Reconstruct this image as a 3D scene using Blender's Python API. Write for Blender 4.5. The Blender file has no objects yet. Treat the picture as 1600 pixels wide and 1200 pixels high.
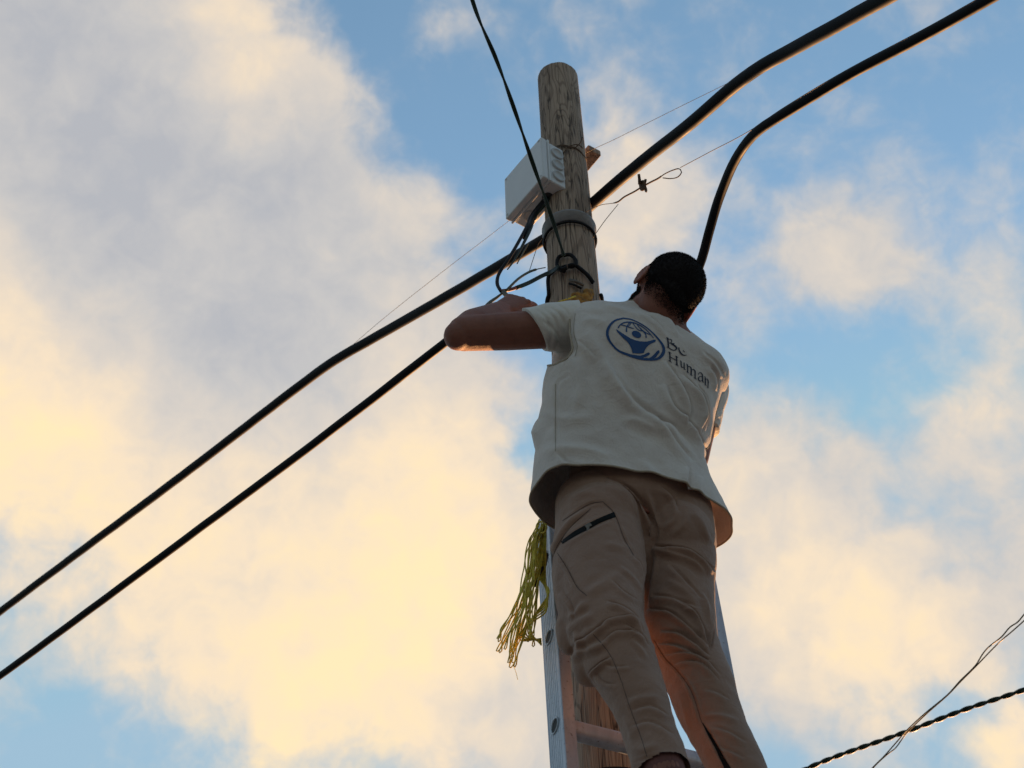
import bpy, bmesh, math, random
import numpy as np
from mathutils import Vector, Matrix, noise as mnoise
from mathutils.bvhtree import BVHTree

random.seed(7)
rng = np.random.default_rng(7)
scene = bpy.context.scene
COL = scene.collection

# ------------------------------------------------------------------ camera
FPX = 2450.0
PITCH = math.radians(45)
ROLL = math.asin(-80 / FPX * math.tan(PITCH))
CF = np.array([0, math.cos(PITCH), math.sin(PITCH)])
_U0 = np.array([0, -math.sin(PITCH), math.cos(PITCH)])
_R0 = np.array([1., 0, 0])
CR = _R0 * math.cos(ROLL) + _U0 * math.sin(ROLL)
CU = -_R0 * math.sin(ROLL) + _U0 * math.cos(ROLL)
CC = np.array([0, 0, 1.6])
cam = bpy.data.cameras.new('camera')
cam.sensor_width = 36
cam.lens = FPX / 1600 * 36
cam.clip_start = 0.05
cam.clip_end = 2000
camo = bpy.data.objects.new('camera', cam)
COL.objects.link(camo)
camo.matrix_world = Matrix(((CR[0], CU[0], -CF[0], CC[0]), (CR[1], CU[1], -CF[1], CC[1]),
                            (CR[2], CU[2], -CF[2], CC[2]), (0, 0, 0, 1)))
scene.camera = camo
cam.dof.use_dof = True
cam.dof.focus_distance = 3.95
cam.dof.aperture_fstop = 9.0

# ------------------------------------------------------------------ exposure, sun
scene.view_settings.view_transform = 'Standard'
scene.view_settings.look = 'None'
scene.view_settings.exposure = 1.5
scene.view_settings.gamma = 1
SUN_EL, SUN_AZ = math.radians(3.0), math.radians(18)      # azimuth from +Y towards +X
sund = Vector((math.sin(SUN_AZ) * math.cos(SUN_EL), math.cos(SUN_AZ) * math.cos(SUN_EL), math.sin(SUN_EL)))
sl = bpy.data.lights.new('sun', 'SUN')
sl.energy = 3.0
sl.angle = math.radians(0.6)
sl.color = (1.0, 0.50, 0.20)
so = bpy.data.objects.new('sun', sl)
COL.objects.link(so)
so.rotation_euler = sund.to_track_quat('Z', 'Y').to_euler()
so.location = (8, 20, 9)


def ray(x, y):
    return CF + CR * (x - 800) / FPX - CU * (y - 600) / FPX


def P(x, y, Y):
    d = ray(x, y)
    return CC + d * (Y / d[1])


def Pd(x, y, dep):
    return CC + ray(x, y) * dep


def proj(V):
    V = np.atleast_2d(V) - CC
    z = V @ CF
    return np.stack([800 + FPX * (V @ CR) / z, 600 - FPX * (V @ CU) / z], 1), z


# ------------------------------------------------------------------ node helpers
class NT:
    def __init__(s, tree):
        s.t = tree

    def n(s, typ, **kw):
        nd = s.t.nodes.new(typ)
        for k, v in kw.items():
            if k == 'ins':
                for kk, vv in v.items():
                    s.set(nd, kk, vv)
            else:
                setattr(nd, k, v)
        return nd

    def set(s, nd, key, val):
        sock = nd.inputs[key]
        if isinstance(val, bpy.types.NodeSocket):
            s.t.links.new(val, sock)
        else:
            if sock.type == 'RGBA' and hasattr(val, '__len__') and len(val) == 3:
                val = (*val, 1)
            sock.default_value = val

    def math(s, op, a, b=0.0, c=0.0, clamp=False):
        nd = s.n('ShaderNodeMath', operation=op, use_clamp=clamp)
        s.set(nd, 0, a)
        s.set(nd, 1, b)
        s.set(nd, 2, c)
        return nd.outputs[0]

    def vm(s, op, a, b=(0, 0, 0), scale=None):
        nd = s.n('ShaderNodeVectorMath', operation=op)
        s.set(nd, 0, a)
        if nd.inputs[1].enabled:
            s.set(nd, 1, b)
        if scale is not None:
            s.set(nd, 3, scale)
        return nd.outputs['Value'] if op in ('DISTANCE', 'LENGTH', 'DOT_PRODUCT') else nd.outputs[0]

    def noise(s, vec, scale, detail=4, rough=0.5, dist=0.0, color=False):
        nd = s.n('ShaderNodeTexNoise')
        s.set(nd, 'Vector', vec)
        s.set(nd, 'Scale', scale)
        s.set(nd, 'Detail', detail)
        s.set(nd, 'Roughness', rough)
        s.set(nd, 'Distortion', dist)
        return nd.outputs['Color' if color else 'Fac']

    def mr(s, v, a, b, c=0.0, d=1.0, interp='LINEAR'):
        nd = s.n('ShaderNodeMapRange', interpolation_type=interp)
        for k, x in zip((0, 1, 2, 3, 4), (v, a, b, c, d)):
            s.set(nd, k, x)
        return nd.outputs[0]

    def ramp(s, fac, stops, interp='LINEAR'):
        nd = s.n('ShaderNodeValToRGB')
        nd.color_ramp.interpolation = interp
        el = nd.color_ramp.elements
        while len(el) > 1:
            el.remove(el[-1])
        for i, (p, c) in enumerate(stops):
            e = el[0] if i == 0 else el.new(p)
            e.position = p
            e.color = (*c, 1) if len(c) == 3 else c
        s.set(nd, 0, fac)
        return nd.outputs[0]

    def mix(s, fac, a, b, blend='MIX'):
        nd = s.n('ShaderNodeMix', data_type='RGBA', blend_type=blend)
        s.set(nd, 0, fac)
        s.set(nd, 6, a)
        s.set(nd, 7, b)
        return nd.outputs[2]


# ------------------------------------------------------------------ world: sky and clouds
world = bpy.data.worlds.new('World')
scene.world = world
world.use_nodes = True
wt = world.node_tree
wt.nodes.clear()
W = NT(wt)
dirv = W.n('ShaderNodeTexCoord').outputs['Generated']
skyt = W.n('ShaderNodeTexSky', sky_type='NISHITA')
skyt.sun_disc = False
skyt.sun_elevation = SUN_EL
skyt.sun_rotation = SUN_AZ
skyt.air_density = 1.0
skyt.dust_density = 0.6
skyt.ozone_density = 1.5
warp = W.vm('SUBTRACT', W.noise(dirv, 7, 3, 0.55, color=True), (0.5, 0.5, 0.5))
wdir = W.vm('ADD', dirv, W.vm('SCALE', warp, scale=0.10))
warp2 = W.vm('SUBTRACT', W.noise(dirv, 34, 3, 0.55, color=True), (0.5, 0.5, 0.5))
wdir = W.vm('ADD', wdir, W.vm('SCALE', warp2, scale=0.03))


def blobs(lst):
    """soft round patches of cloud, each given by the direction it lies in and its angular radius"""
    acc = None
    for (x, y, r, w) in lst:
        d = ray(x, y)
        d = d / np.linalg.norm(d)
        dist = W.vm('DISTANCE', wdir, tuple(d))
        v = W.mr(dist, r / FPX, 0.0, 0.0, w, 'SMOOTHSTEP')
        acc = v if acc is None else W.math('ADD', acc, v)
    return acc


COVER = [(0, 0, 420, 1.2), (250, 150, 420, 1.4), (450, 330, 380, 1.3), (80, 450, 400, 1.3), (330, 560, 380, 1.3),
         (640, 480, 260, 1.0), (250, 800, 420, 1.3), (560, 820, 420, 1.4), (700, 1000, 380, 1.2), (420, 1040, 300, 0.9),
         (700, 620, 240, 0.7), (720, 330, 120, 0.45), (930, 1000, 330, 1.0), (860, 330, 120, 0.5), (1000, 160, 100, 0.5),
         (1010, 270, 150, 0.9), (1080, 330, 140, 0.65), (950, 330, 150, 0.7), (960, 90, 70, 0.25), (1200, 400, 140, 0.55), (1335, 380, 160, 0.75), (1290, 430, 120, 0.3), (1420, 430, 120, 0.3),
         (1180, 470, 120, 0.3), (1560, 640, 180, 0.95), (1580, 470, 160, 0.5), (1180, 740, 220, 0.62), (1180, 900, 330, 0.85),
         (1380, 930, 320, 0.9), (1540, 860, 220, 0.5), (1590, 1130, 110, 1.0), (1230, 1120, 180, 0.5), (1330, 720, 150, 0.4),
         (-500, 500, 800, 1.3), (1900, 800, 350, 1.0), (400, 1600, 500, 0.8), (-300, -500, 700, 1.0), (1100, 1500, 300, 0.6)]
HOLE = [(60, 1190, 140, -0.75), (300, 1230, 110, -0.3), (590, 1190, 90, -0.5), (600, 20, 130, -0.9), (700, 160, 130, -0.9), (780, 220, 110, -0.6),
        (560, 430, 120, -0.30), (830, 670, 95, -0.9), (1480, 1130, 130, -0.6), (1280, 620, 200, -0.2), (1480, 590, 90, -0.5)]
cov = W.math('ADD', blobs(COVER), blobs(HOLE))
n1 = W.noise(dirv, 9, 9, 0.58, 0.35)
n2 = W.noise(dirv, 3.2, 4, 0.5)
n3 = W.noise(dirv, 38, 6, 0.6, 0.4)
fb = W.math('ADD', W.math('MULTIPLY', W.math('SUBTRACT', n1, 0.5), 2.7), W.math('MULTIPLY', W.math('SUBTRACT', n3, 0.5), 1.05))
dens = W.math('ADD', cov, fb)
cover = W.mr(dens, -0.18, 1.12, 0.03, 1, 'SMOOTHSTEP')
# warm light in the cloud deck
WARM = [(500, 1010, 480, 0.62), (740, 880, 330, 0.30), (60, 600, 350, 0.12), (260, 820, 300, 0.15), (1330, 960, 300, 0.55), (0, 620, 380, 0.35), (60, 850, 300, 0.35), (380, 50, 180, 0.30),
        (1590, 1140, 170, 0.5), (680, 640, 250, 0.25), (1080, 760, 250, 0.30), (350, 1400, 500, 0.2), (1580, 620, 200, 0.25),
        (1000, 300, 260, 0.22), (700, 330, 200, 0.18), (560, 170, 120, 0.1)]
COOL = [(300, 380, 380, -0.22), (0, 60, 260, -0.25), (420, 560, 180, -0.1), (150, 230, 250, -0.15)]
warm = W.math('ADD', blobs(WARM), blobs(COOL))
warm = W.math('ADD', warm, W.math('MULTIPLY', W.math('SUBTRACT', n1, 0.5), 0.75))
warm = W.math('ADD', warm, W.math('MULTIPLY', W.math('SUBTRACT', n2, 0.5), 0.3))
warm = W.math('ADD', warm, W.math('MULTIPLY', W.math('SUBTRACT', n3, 0.5), 0.5))
ccol = W.ramp(W.math('ADD', warm, 0.28, clamp=True), [(0.0, (0.45, 0.457, 0.485)), (0.25, (0.56, 0.54, 0.525)), (0.5, (0.71, 0.63, 0.545)),
                                        (0.75, (0.91, 0.735, 0.53)), (1.0, (1.02, 0.80, 0.47))])
# the Nishita sky, lifted to the exposure of the photograph
SKYGAIN = (1.16, 1.38, 1.5)
blue = W.vm('MULTIPLY', skyt.outputs[0], SKYGAIN)
blue = W.vm('MINIMUM', blue, (0.80, 1.24, 1.60))
col = W.mix(W.math('MULTIPLY', cover, 0.96), blue, W.vm('SCALE', ccol, scale=2.55))
# out-of-frame sky, dimmed and warmed to set the light on the man
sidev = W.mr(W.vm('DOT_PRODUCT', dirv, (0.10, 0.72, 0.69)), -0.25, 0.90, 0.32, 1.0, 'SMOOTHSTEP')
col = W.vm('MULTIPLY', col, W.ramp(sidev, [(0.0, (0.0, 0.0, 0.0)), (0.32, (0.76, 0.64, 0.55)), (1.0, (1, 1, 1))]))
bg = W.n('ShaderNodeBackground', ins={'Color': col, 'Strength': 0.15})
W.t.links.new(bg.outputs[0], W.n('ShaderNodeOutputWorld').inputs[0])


# ------------------------------------------------------------------ mesh helpers
def link(name, verts, faces, mat=None, parent=None, smooth=True, loc=None):
    me = bpy.data.meshes.new(name)
    verts = np.asarray(verts, float)
    off = np.zeros(3)
    if parent is not None:
        off = np.array(parent_off(parent))
    elif loc is not None:
        off = np.array(loc)
    me.from_pydata((verts - off).tolist(), [], [tuple(int(i) for i in f) for f in faces])
    me.update()
    if smooth:
        me.shade_smooth()
    o = bpy.data.objects.new(name, me)
    COL.objects.link(o)
    if mat is not None:
        me.materials.append(mat)
    if parent is not None:
        o.parent = parent
    elif loc is not None:
        o.location = loc
    return o


def parent_off(p):
    v = Vector((0, 0, 0))
    while p is not None:
        v = v + p.location
        p = p.parent
    return v


def tag(o, label=None, cat=None, group=None, kind=None):
    if label:
        o['label'] = label
    if cat:
        o['category'] = cat
    if group:
        o['group'] = group
    if kind:
        o['kind'] = kind
    return o


def empty(name, loc):
    o = bpy.data.objects.new(name, None)
    o.empty_display_size = 0.1
    o.location = loc
    COL.objects.link(o)
    return o


def nrm(v):
    v = np.asarray(v, float)
    return v / max(1e-12, np.linalg.norm(v))


def spline(pts, n):
    """Catmull-Rom through pts (any dimension), n samples, even in chord length"""
    p = np.asarray(pts, float)
    if len(p) == 2:
        t = np.linspace(0, 1, n)[:, None]
        return p[0] * (1 - t) + p[1] * t
    q = np.vstack([2 * p[0] - p[1], p, 2 * p[-1] - p[-2]])
    dd = p[:, :3] if p.shape[1] >= 3 else p
    seg = np.linalg.norm(np.diff(dd, axis=0), axis=1) + 1e-9
    cum = np.concatenate([[0], np.cumsum(seg)])
    out = []
    for s in np.linspace(0, cum[-1], n):
        i = min(len(seg) - 1, int(np.searchsorted(cum, s, 'right') - 1))
        t = (s - cum[i]) / seg[i]
        a, b, c, d = q[i], q[i + 1], q[i + 2], q[i + 3]
        # non-uniform tangents keep the curve from overshooting
        m1 = (c - a) * (seg[i] / (seg[i] + (seg[i - 1] if i > 0 else seg[i])))
        m2 = (d - b) * (seg[i] / (seg[i] + (seg[i + 1] if i + 1 < len(seg) else seg[i])))
        t2, t3 = t * t, t * t * t
        out.append((2 * t3 - 3 * t2 + 1) * b + (t3 - 2 * t2 + t) * m1 + (-2 * t3 + 3 * t2) * c + (t3 - t2) * m2)
    return np.array(out)


class M:
    def __init__(s):
        s.v = []
        s.f = []
        s.n = 0

    def add(s, v, f):
        v = np.asarray(v, float)
        s.v.append(v)
        s.f += [tuple(i + s.n for i in q) for q in f]
        s.n += len(v)

    def grid(s, rings, cap=True, closed=True):
        rings = np.asarray(rings)
        k, m = rings.shape[:2]
        f = []
        mm = m if closed else m - 1
        for i in range(k - 1):
            for j in range(mm):
                a, b = i * m + j, i * m + (j + 1) % m
                f.append((a, b, b + m, a + m))
        if cap:
            f.append(tuple(reversed(range(m))))
            f.append(tuple((k - 1) * m + j for j in range(m)))
        s.add(rings.reshape(-1, 3), f)

    def tube(s, pts, rad, seg=12, ref=None, cap=True, rad2=None, rnd=0, expo=2.0):
        pts = np.asarray(pts, float)
        n = len(pts)
        ra = np.broadcast_to(np.asarray(rad, float), (n,)).copy()
        rb = ra.copy() if rad2 is None else np.broadcast_to(np.asarray(rad2, float), (n,)).copy()
        T = np.gradient(pts, axis=0)
        T /= np.linalg.norm(T, axis=1)[:, None] + 1e-12
        if ref is None:
            r0 = np.array([0, 0, 1.]) if abs(T[0][2]) < 0.9 else np.array([1., 0, 0])
        else:
            r0 = np.asarray(ref, float)
        rings = []
        a = np.linspace(0, 2 * math.pi, seg, endpoint=False)
        ca, sa = np.cos(a), np.sin(a)
        if expo != 2.0:
            ca = np.sign(ca) * np.abs(ca) ** (2 / expo)
            sa = np.sign(sa) * np.abs(sa) ** (2 / expo)
        up = r0
        for i in range(n):
            if ref is not None:
                up = r0
            side = np.cross(up, T[i])
            side = nrm(side)
            u2 = nrm(np.cross(T[i], side))
            up = u2
            if rnd and i in (0, n - 1):
                pass
            rings.append(pts[i] + np.outer(ca * ra[i], side) + np.outer(sa * rb[i], u2))
        s.grid(rings, cap)

    def ell(s, c, ax, semi, nu=20, nv=12, expo=2.0):
        ax = np.asarray(ax, float)
        v = []
        for i in range(1, nv):
            ph = math.pi * i / nv
            for j in range(nu):
                th = 2 * math.pi * j / nu
                q = np.array([math.sin(ph) * math.cos(th), math.sin(ph) * math.sin(th), math.cos(ph)])
                if expo != 2:
                    q = np.sign(q) * np.abs(q) ** (2 / expo)
                v.append(c + (q * semi) @ ax)
        top = c + np.array([0, 0, semi[2]]) @ ax
        bot = c - np.array([0, 0, semi[2]]) @ ax
        f = []
        for i in range(nv - 2):
            for j in range(nu):
                a, b = i * nu + j, i * nu + (j + 1) % nu
                f.append((a, a + nu, b + nu, b))
        k = len(v)
        for j in range(nu):
            f.append((k, j, (j + 1) % nu))
            f.append((k + 1, (nv - 2) * nu + (j + 1) % nu, (nv - 2) * nu + j))
        s.add(np.array(v + [top, bot]), f)

    def box(s, c, ax, half):
        ax = np.asarray(ax, float)
        q = np.array([[x, y, z] for x in (-1, 1) for y in (-1, 1) for z in (-1, 1)], float) * half
        s.add(np.asarray(c) + q @ ax, [(0, 1, 3, 2), (4, 6, 7, 5), (0, 4, 5, 1), (2, 3, 7, 6), (0, 2, 6, 4), (1, 5, 7, 3)])

    def V(s):
        return np.vstack(s.v)

    def link(s, name, mat, parent=None, smooth=True, loc=None):
        return link(name, s.V(), s.f, mat, parent, smooth, loc)


def vnormals(V, Fs):
    """area weighted vertex normals for quads/tris"""
    N = np.zeros_like(V)
    q = np.array([f for f in Fs if len(f) == 4])
    t = np.array([f for f in Fs if len(f) == 3])
    for arr in (q, t):
        if len(arr) == 0:
            continue
        if arr.shape[1] == 4:
            n = np.cross(V[arr[:, 2]] - V[arr[:, 0]], V[arr[:, 3]] - V[arr[:, 1]])
        else:
            n = np.cross(V[arr[:, 1]] - V[arr[:, 0]], V[arr[:, 2]] - V[arr[:, 0]])
        for k in range(arr.shape[1]):
            np.add.at(N, arr[:, k], n)
    return N / (np.linalg.norm(N, axis=1)[:, None] + 1e-12)


def remesh(m, voxel, smooth_it=6, fac=0.5):
    """union of all the closed pieces in m as one continuous skin -> (verts, faces)"""
    me = bpy.data.meshes.new('tmp')
    me.from_pydata(m.V().tolist(), [], m.f)
    me.update()
    o = bpy.data.objects.new('tmp', me)
    COL.objects.link(o)
    r = o.modifiers.new('r', 'REMESH')
    r.mode = 'VOXEL'
    r.voxel_size = voxel
    sm = o.modifiers.new('s', 'SMOOTH')
    sm.factor = fac
    sm.iterations = smooth_it
    dg = bpy.context.evaluated_depsgraph_get()
    ev = o.evaluated_get(dg).to_mesh()
    nv = len(ev.vertices)
    V = np.empty(nv * 3)
    ev.vertices.foreach_get('co', V)
    V = V.reshape(-1, 3)
    Fs = [tuple(p.vertices) for p in ev.polygons]
    o.evaluated_get(dg).to_mesh_clear()
    bpy.data.objects.remove(o)
    bpy.data.meshes.remove(me)
    return V, Fs


def seg_dist(p, poly):
    """signed distance (left of the walking direction positive) and parameter of points p to polyline"""
    best = np.full(len(p), 1e9)
    sgn = np.ones(len(p))
    par = np.zeros(len(p))
    L = np.linalg.norm(np.diff(poly, axis=0), axis=1)
    cum = np.concatenate([[0], np.cumsum(L)])
    for i in range(len(poly) - 1):
        a, b = poly[i], poly[i + 1]
        ab = b - a
        t = np.clip(((p - a) @ ab) / (ab @ ab), 0, 1)
        d = p - (a + t[:, None] * ab)
        dd = np.linalg.norm(d, axis=1)
        m = dd < best
        cr = ab[0] * (p[:, 1] - a[1]) - ab[1] * (p[:, 0] - a[0])
        best[m] = dd[m]
        sgn[m] = np.where(cr[m] > 0, 1, -1)
        par[m] = (cum[i] + t[m] * L[i]) / cum[-1]
    return best * sgn, par


def sculpt(V, Fs, folds, strength=1.0):
    """press cloth folds into the visible side of a garment; folds = (px polyline, width px, height mm, kind)"""
    for (pts, w, amp, kind) in folds:
        N = vnormals(V, Fs) if kind in 'SB' else None
        if N is None:
            if not hasattr(sculpt, 'cache') or sculpt.cache[0] is not Fs:
                sculpt.cache = (Fs, vnormals(V, Fs))
            N = sculpt.cache[1]
        px, z = proj(V)
        vis = np.einsum('ij,ij->i', N, CC - V) > 0
        poly = spline(np.array(pts, float), 24) if len(pts) > 2 else np.array(pts, float)
        lo, hi = poly.min(0) - 4 * w, poly.max(0) + 4 * w
        idx = np.where(vis & (px[:, 0] > lo[0]) & (px[:, 0] < hi[0]) & (px[:, 1] > lo[1]) & (px[:, 1] < hi[1]))[0]
        if len(idx) == 0:
            continue
        d, t = seg_dist(px[idx], poly)
        taper = np.clip(np.minimum(t, 1 - t) * 4.0, 0, 1) ** 0.7
        endd = np.abs(d)
        a = amp * 0.001 * strength
        if kind in 'r':
            h = a * (np.exp(-(d / w) ** 2) - 0.35 * np.exp(-((endd - 2.2 * w) / w) ** 2))
        elif kind == 'v':
            h = -a * (np.exp(-(d / w) ** 2) - 0.45 * np.exp(-((endd - 2.0 * w) / w) ** 2))
        elif kind in 's' or kind == 'S':    # overlap: soft bulge on the right hand side, sharp valley at the line
            h = a * np.exp(-((d - 1.3 * w) / (1.2 * w)) ** 2) - 0.9 * a * np.exp(-((d + 0.15 * w) / (0.4 * w)) ** 2)
        else:
            h = a * np.exp(-(d / w) ** 2)
        if kind != 'L':
            h = h * taper
        V[idx] += N[idx] * h[:, None]
    return V


def noise_disp(V, N, scale, amp, stretch=(1, 1, 1), seed=0):
    st = np.array(stretch) * scale
    h = np.array([mnoise.noise(Vector(p)) for p in (V * st + seed).tolist()])
    return V + N * (h * amp)[:, None]


# ------------------------------------------------------------------ materials
def material(name, fn):
    m = bpy.data.materials.new(name)
    m.use_nodes = True
    m.node_tree.nodes.clear()
    t = NT(m.node_tree)
    out = t.n('ShaderNodeOutputMaterial')
    b = t.n('ShaderNodeBsdfPrincipled')
    t.t.links.new(b.outputs[0], out.inputs[0])
    fn(t, b, t.n('ShaderNodeTexCoord').outputs['Object'])
    return m


def bump(t, b, h, strength, dist):
    nd = t.n('ShaderNodeBump', ins={'Height': h, 'Strength': strength, 'Distance': dist})
    t.set(b, 'Normal', nd.outputs[0])


def mk_wood(t, b, co):
    sc = t.vm('MULTIPLY', co, (11, 11, 1.5))
    f = t.noise(sc, 1.0, 2.5, 0.45, 0.35)
    rings = t.math('SINE', t.math('MULTIPLY', f, 150))
    rings = t.mr(rings, 0.25, 1.0, 0, 1, 'SMOOTHSTEP')
    fine = t.noise(t.vm('MULTIPLY', co, (260, 260, 7)), 1.0, 4, 0.6)
    big = t.noise(t.vm('MULTIPLY', co, (7, 7, 2)), 1.0, 4, 0.6)
    crk = t.noise(t.vm('MULTIPLY', co, (34, 34, 1.6)), 1.0, 3, 0.6, 0.5)
    crack = t.mr(t.math('ABSOLUTE', t.math('SUBTRACT', crk, 0.5)), 0.0, 0.018, 1, 0)
    base = t.ramp(big, [(0.3, (0.32, 0.235, 0.18)), (0.6, (0.47, 0.36, 0.28)), (0.8, (0.38, 0.28, 0.215))])
    base = t.mix(t.mr(fine, 0.35, 0.75, 0, 0.55), base, (0.15, 0.10, 0.07))
    base = t.mix(t.math('MULTIPLY', rings, 0.44), base, (0.085, 0.055, 0.038))
    base = t.mix(t.math('MULTIPLY', crack, 0.85), base, (0.02, 0.014, 0.01))
    t.set(b, 'Base Color', base)
    t.set(b, 'Roughness', 0.85)
    h = t.math('SUBTRACT', t.math('MULTIPLY', fine, 0.35), t.math('ADD', t.math('MULTIPLY', rings, 0.4), t.math('MULTIPLY', crack, 1.6)))
    bump(t, b, h, 0.7, 0.003)


def mk_cloth(c1, c2, weave=1500, rough=0.85, sheen=0.2, trans=0.0, crease=0.2):
    def fn(t, b, co):
        big = t.noise(co, 9, 5, 0.6)
        fine = t.noise(co, 160, 4, 0.6)
        colr = t.mix(t.mr(big, 0.35, 0.7), c1, c2)
        colr = t.mix(t.mr(fine, 0.3, 0.8, 0, 0.22), colr, tuple(x * 0.72 for x in c1))
        t.set(b, 'Base Color', colr)
        t.set(b, 'Roughness', rough)
        t.set(b, 'Sheen Weight', sheen)
        wv = t.noise(co, weave, 1, 0.5)
        h = t.math('ADD', t.math('MULTIPLY', wv, 0.25), t.math('ADD', t.math('MULTIPLY', t.noise(co, 45, 3, 0.55, 0.6), 1.0), t.math('MULTIPLY', fine, 0.35)))
        wr = t.noise(co, 8.5, 2.5, 0.5, 1.1)
        cr = t.mr(t.math('ABSOLUTE', t.math('SUBTRACT', wr, 0.5)), 0.0, 0.045, 1, 0, 'SMOOTHSTEP')
        wr2 = t.noise(co, 23, 2, 0.5, 0.9)
        cr2 = t.mr(t.math('ABSOLUTE', t.math('SUBTRACT', wr2, 0.5)), 0.0, 0.06, 1, 0, 'SMOOTHSTEP')
        h = t.math('ADD', h, t.math('MULTIPLY', t.math('ADD', cr, t.math('MULTIPLY', cr2, 0.5)), crease))
        bump(t, b, h, 0.6, 0.0032)
        if trans:
            t.set(b, 'Subsurface Weight', trans)
            t.set(b, 'Subsurface Scale', 0.01)
            t.set(b, 'Subsurface Radius', (1, 0.8, 0.6))
    return fn


def mk_skin(t, b, co):
    n = t.noise(co, 22, 5, 0.6)
    colr = t.ramp(n, [(0.3, (0.185, 0.066, 0.042)), (0.55, (0.25, 0.094, 0.060)), (0.8, (0.21, 0.076, 0.048))])
    t.set(b, 'Base Color', colr)
    t.set(b, 'Roughness', 0.62)
    t.set(b, 'Subsurface Weight', 0.4)
    t.set(b, 'Subsurface Scale', 0.018)
    t.set(b, 'Subsurface Radius', (1, 0.35, 0.2))
    bump(t, b, t.math('ADD', t.noise(co, 420, 3, 0.6), t.noise(co, 60, 3, 0.6)), 0.5, 0.002)


def mk_plain(c, rough=0.6, metal=0.0, var=0.15, nscale=60, bmp=0.2, bdist=0.001, coat=0, spec=0.5):
    def fn(t, b, co):
        n = t.noise(co, nscale, 5, 0.6)
        t.set(b, 'Base Color', t.mix(t.mr(n, 0.35, 0.7), tuple(x * (1 - var) for x in c), tuple(min(1, x * (1 + var)) for x in c)))
        t.set(b, 'Roughness', t.mr(n, 0.3, 0.7, rough * 0.85, min(1, rough * 1.15)))
        t.set(b, 'Metallic', metal)
        t.set(b, 'Coat Weight', coat)
        t.set(b, 'Specular IOR Level', spec)
        bump(t, b, n, bmp, bdist)
    return fn


def mk_alu(t, b, co):
    n = t.noise(t.vm('MULTIPLY', co, (30, 30, 5)), 1.0, 5, 0.65)
    spot = t.noise(co, 120, 3, 0.7)
    c = t.ramp(n, [(0.3, (0.30, 0.355, 0.42)), (0.55, (0.42, 0.48, 0.55)), (0.8, (0.54, 0.59, 0.65))])
    c = t.mix(t.mr(spot, 0.62, 0.70, 0, 0.7), c, (0.10, 0.10, 0.10))
    t.set(b, 'Base Color', c)
    t.set(b, 'Metallic', 0.35)
    t.set(b, 'Roughness', t.mr(spot, 0.3, 0.7, 0.32, 0.55))
    bump(t, b, t.math('ADD', t.noise(co, 300, 3, 0.6), n), 0.2, 0.001)


def mk_hair(t, b, co):
    n = t.noise(co, 500, 3, 0.7)
    t.set(b, 'Base Color', t.mix(n, (0.006, 0.005, 0.006), (0.022, 0.018, 0.018)))
    t.set(b, 'Roughness', 0.8)
    t.set(b, 'Specular IOR Level', 0.2)
    bump(t, b, n, 0.4, 0.001)


def mk_ground(t, b, co):
    n = t.noise(co, 0.8, 8, 0.65)
    g = t.noise(co, 40, 4, 0.6)
    t.set(b, 'Base Color', t.mix(n, (0.13, 0.127, 0.12), (0.21, 0.20, 0.185)))  # unseen ground, grey to keep its bounce light neutral
    t.set(b, 'Roughness', 0.95)
    bump(t, b, t.math('ADD', n, t.math('MULTIPLY', g, 0.3)), 0.6, 0.03)


def mk_cord(t, b, co):
    n = t.noise(co, 90, 4, 0.6)
    t.set(b, 'Base Color', t.ramp(n, [(0.3, (0.38, 0.31, 0.035)), (0.6, (0.70, 0.58, 0.07)), (0.8, (0.80, 0.70, 0.2))]))
    t.set(b, 'Roughness', 0.6)
    t.set(b, 'Subsurface Weight', 0.5)
    t.set(b, 'Subsurface Scale', 0.004)
    t.set(b, 'Subsurface Radius', (1, 0.8, 0.3))
    bump(t, b, t.noise(co, 900, 2, 0.6), 0.3, 0.001)


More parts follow.
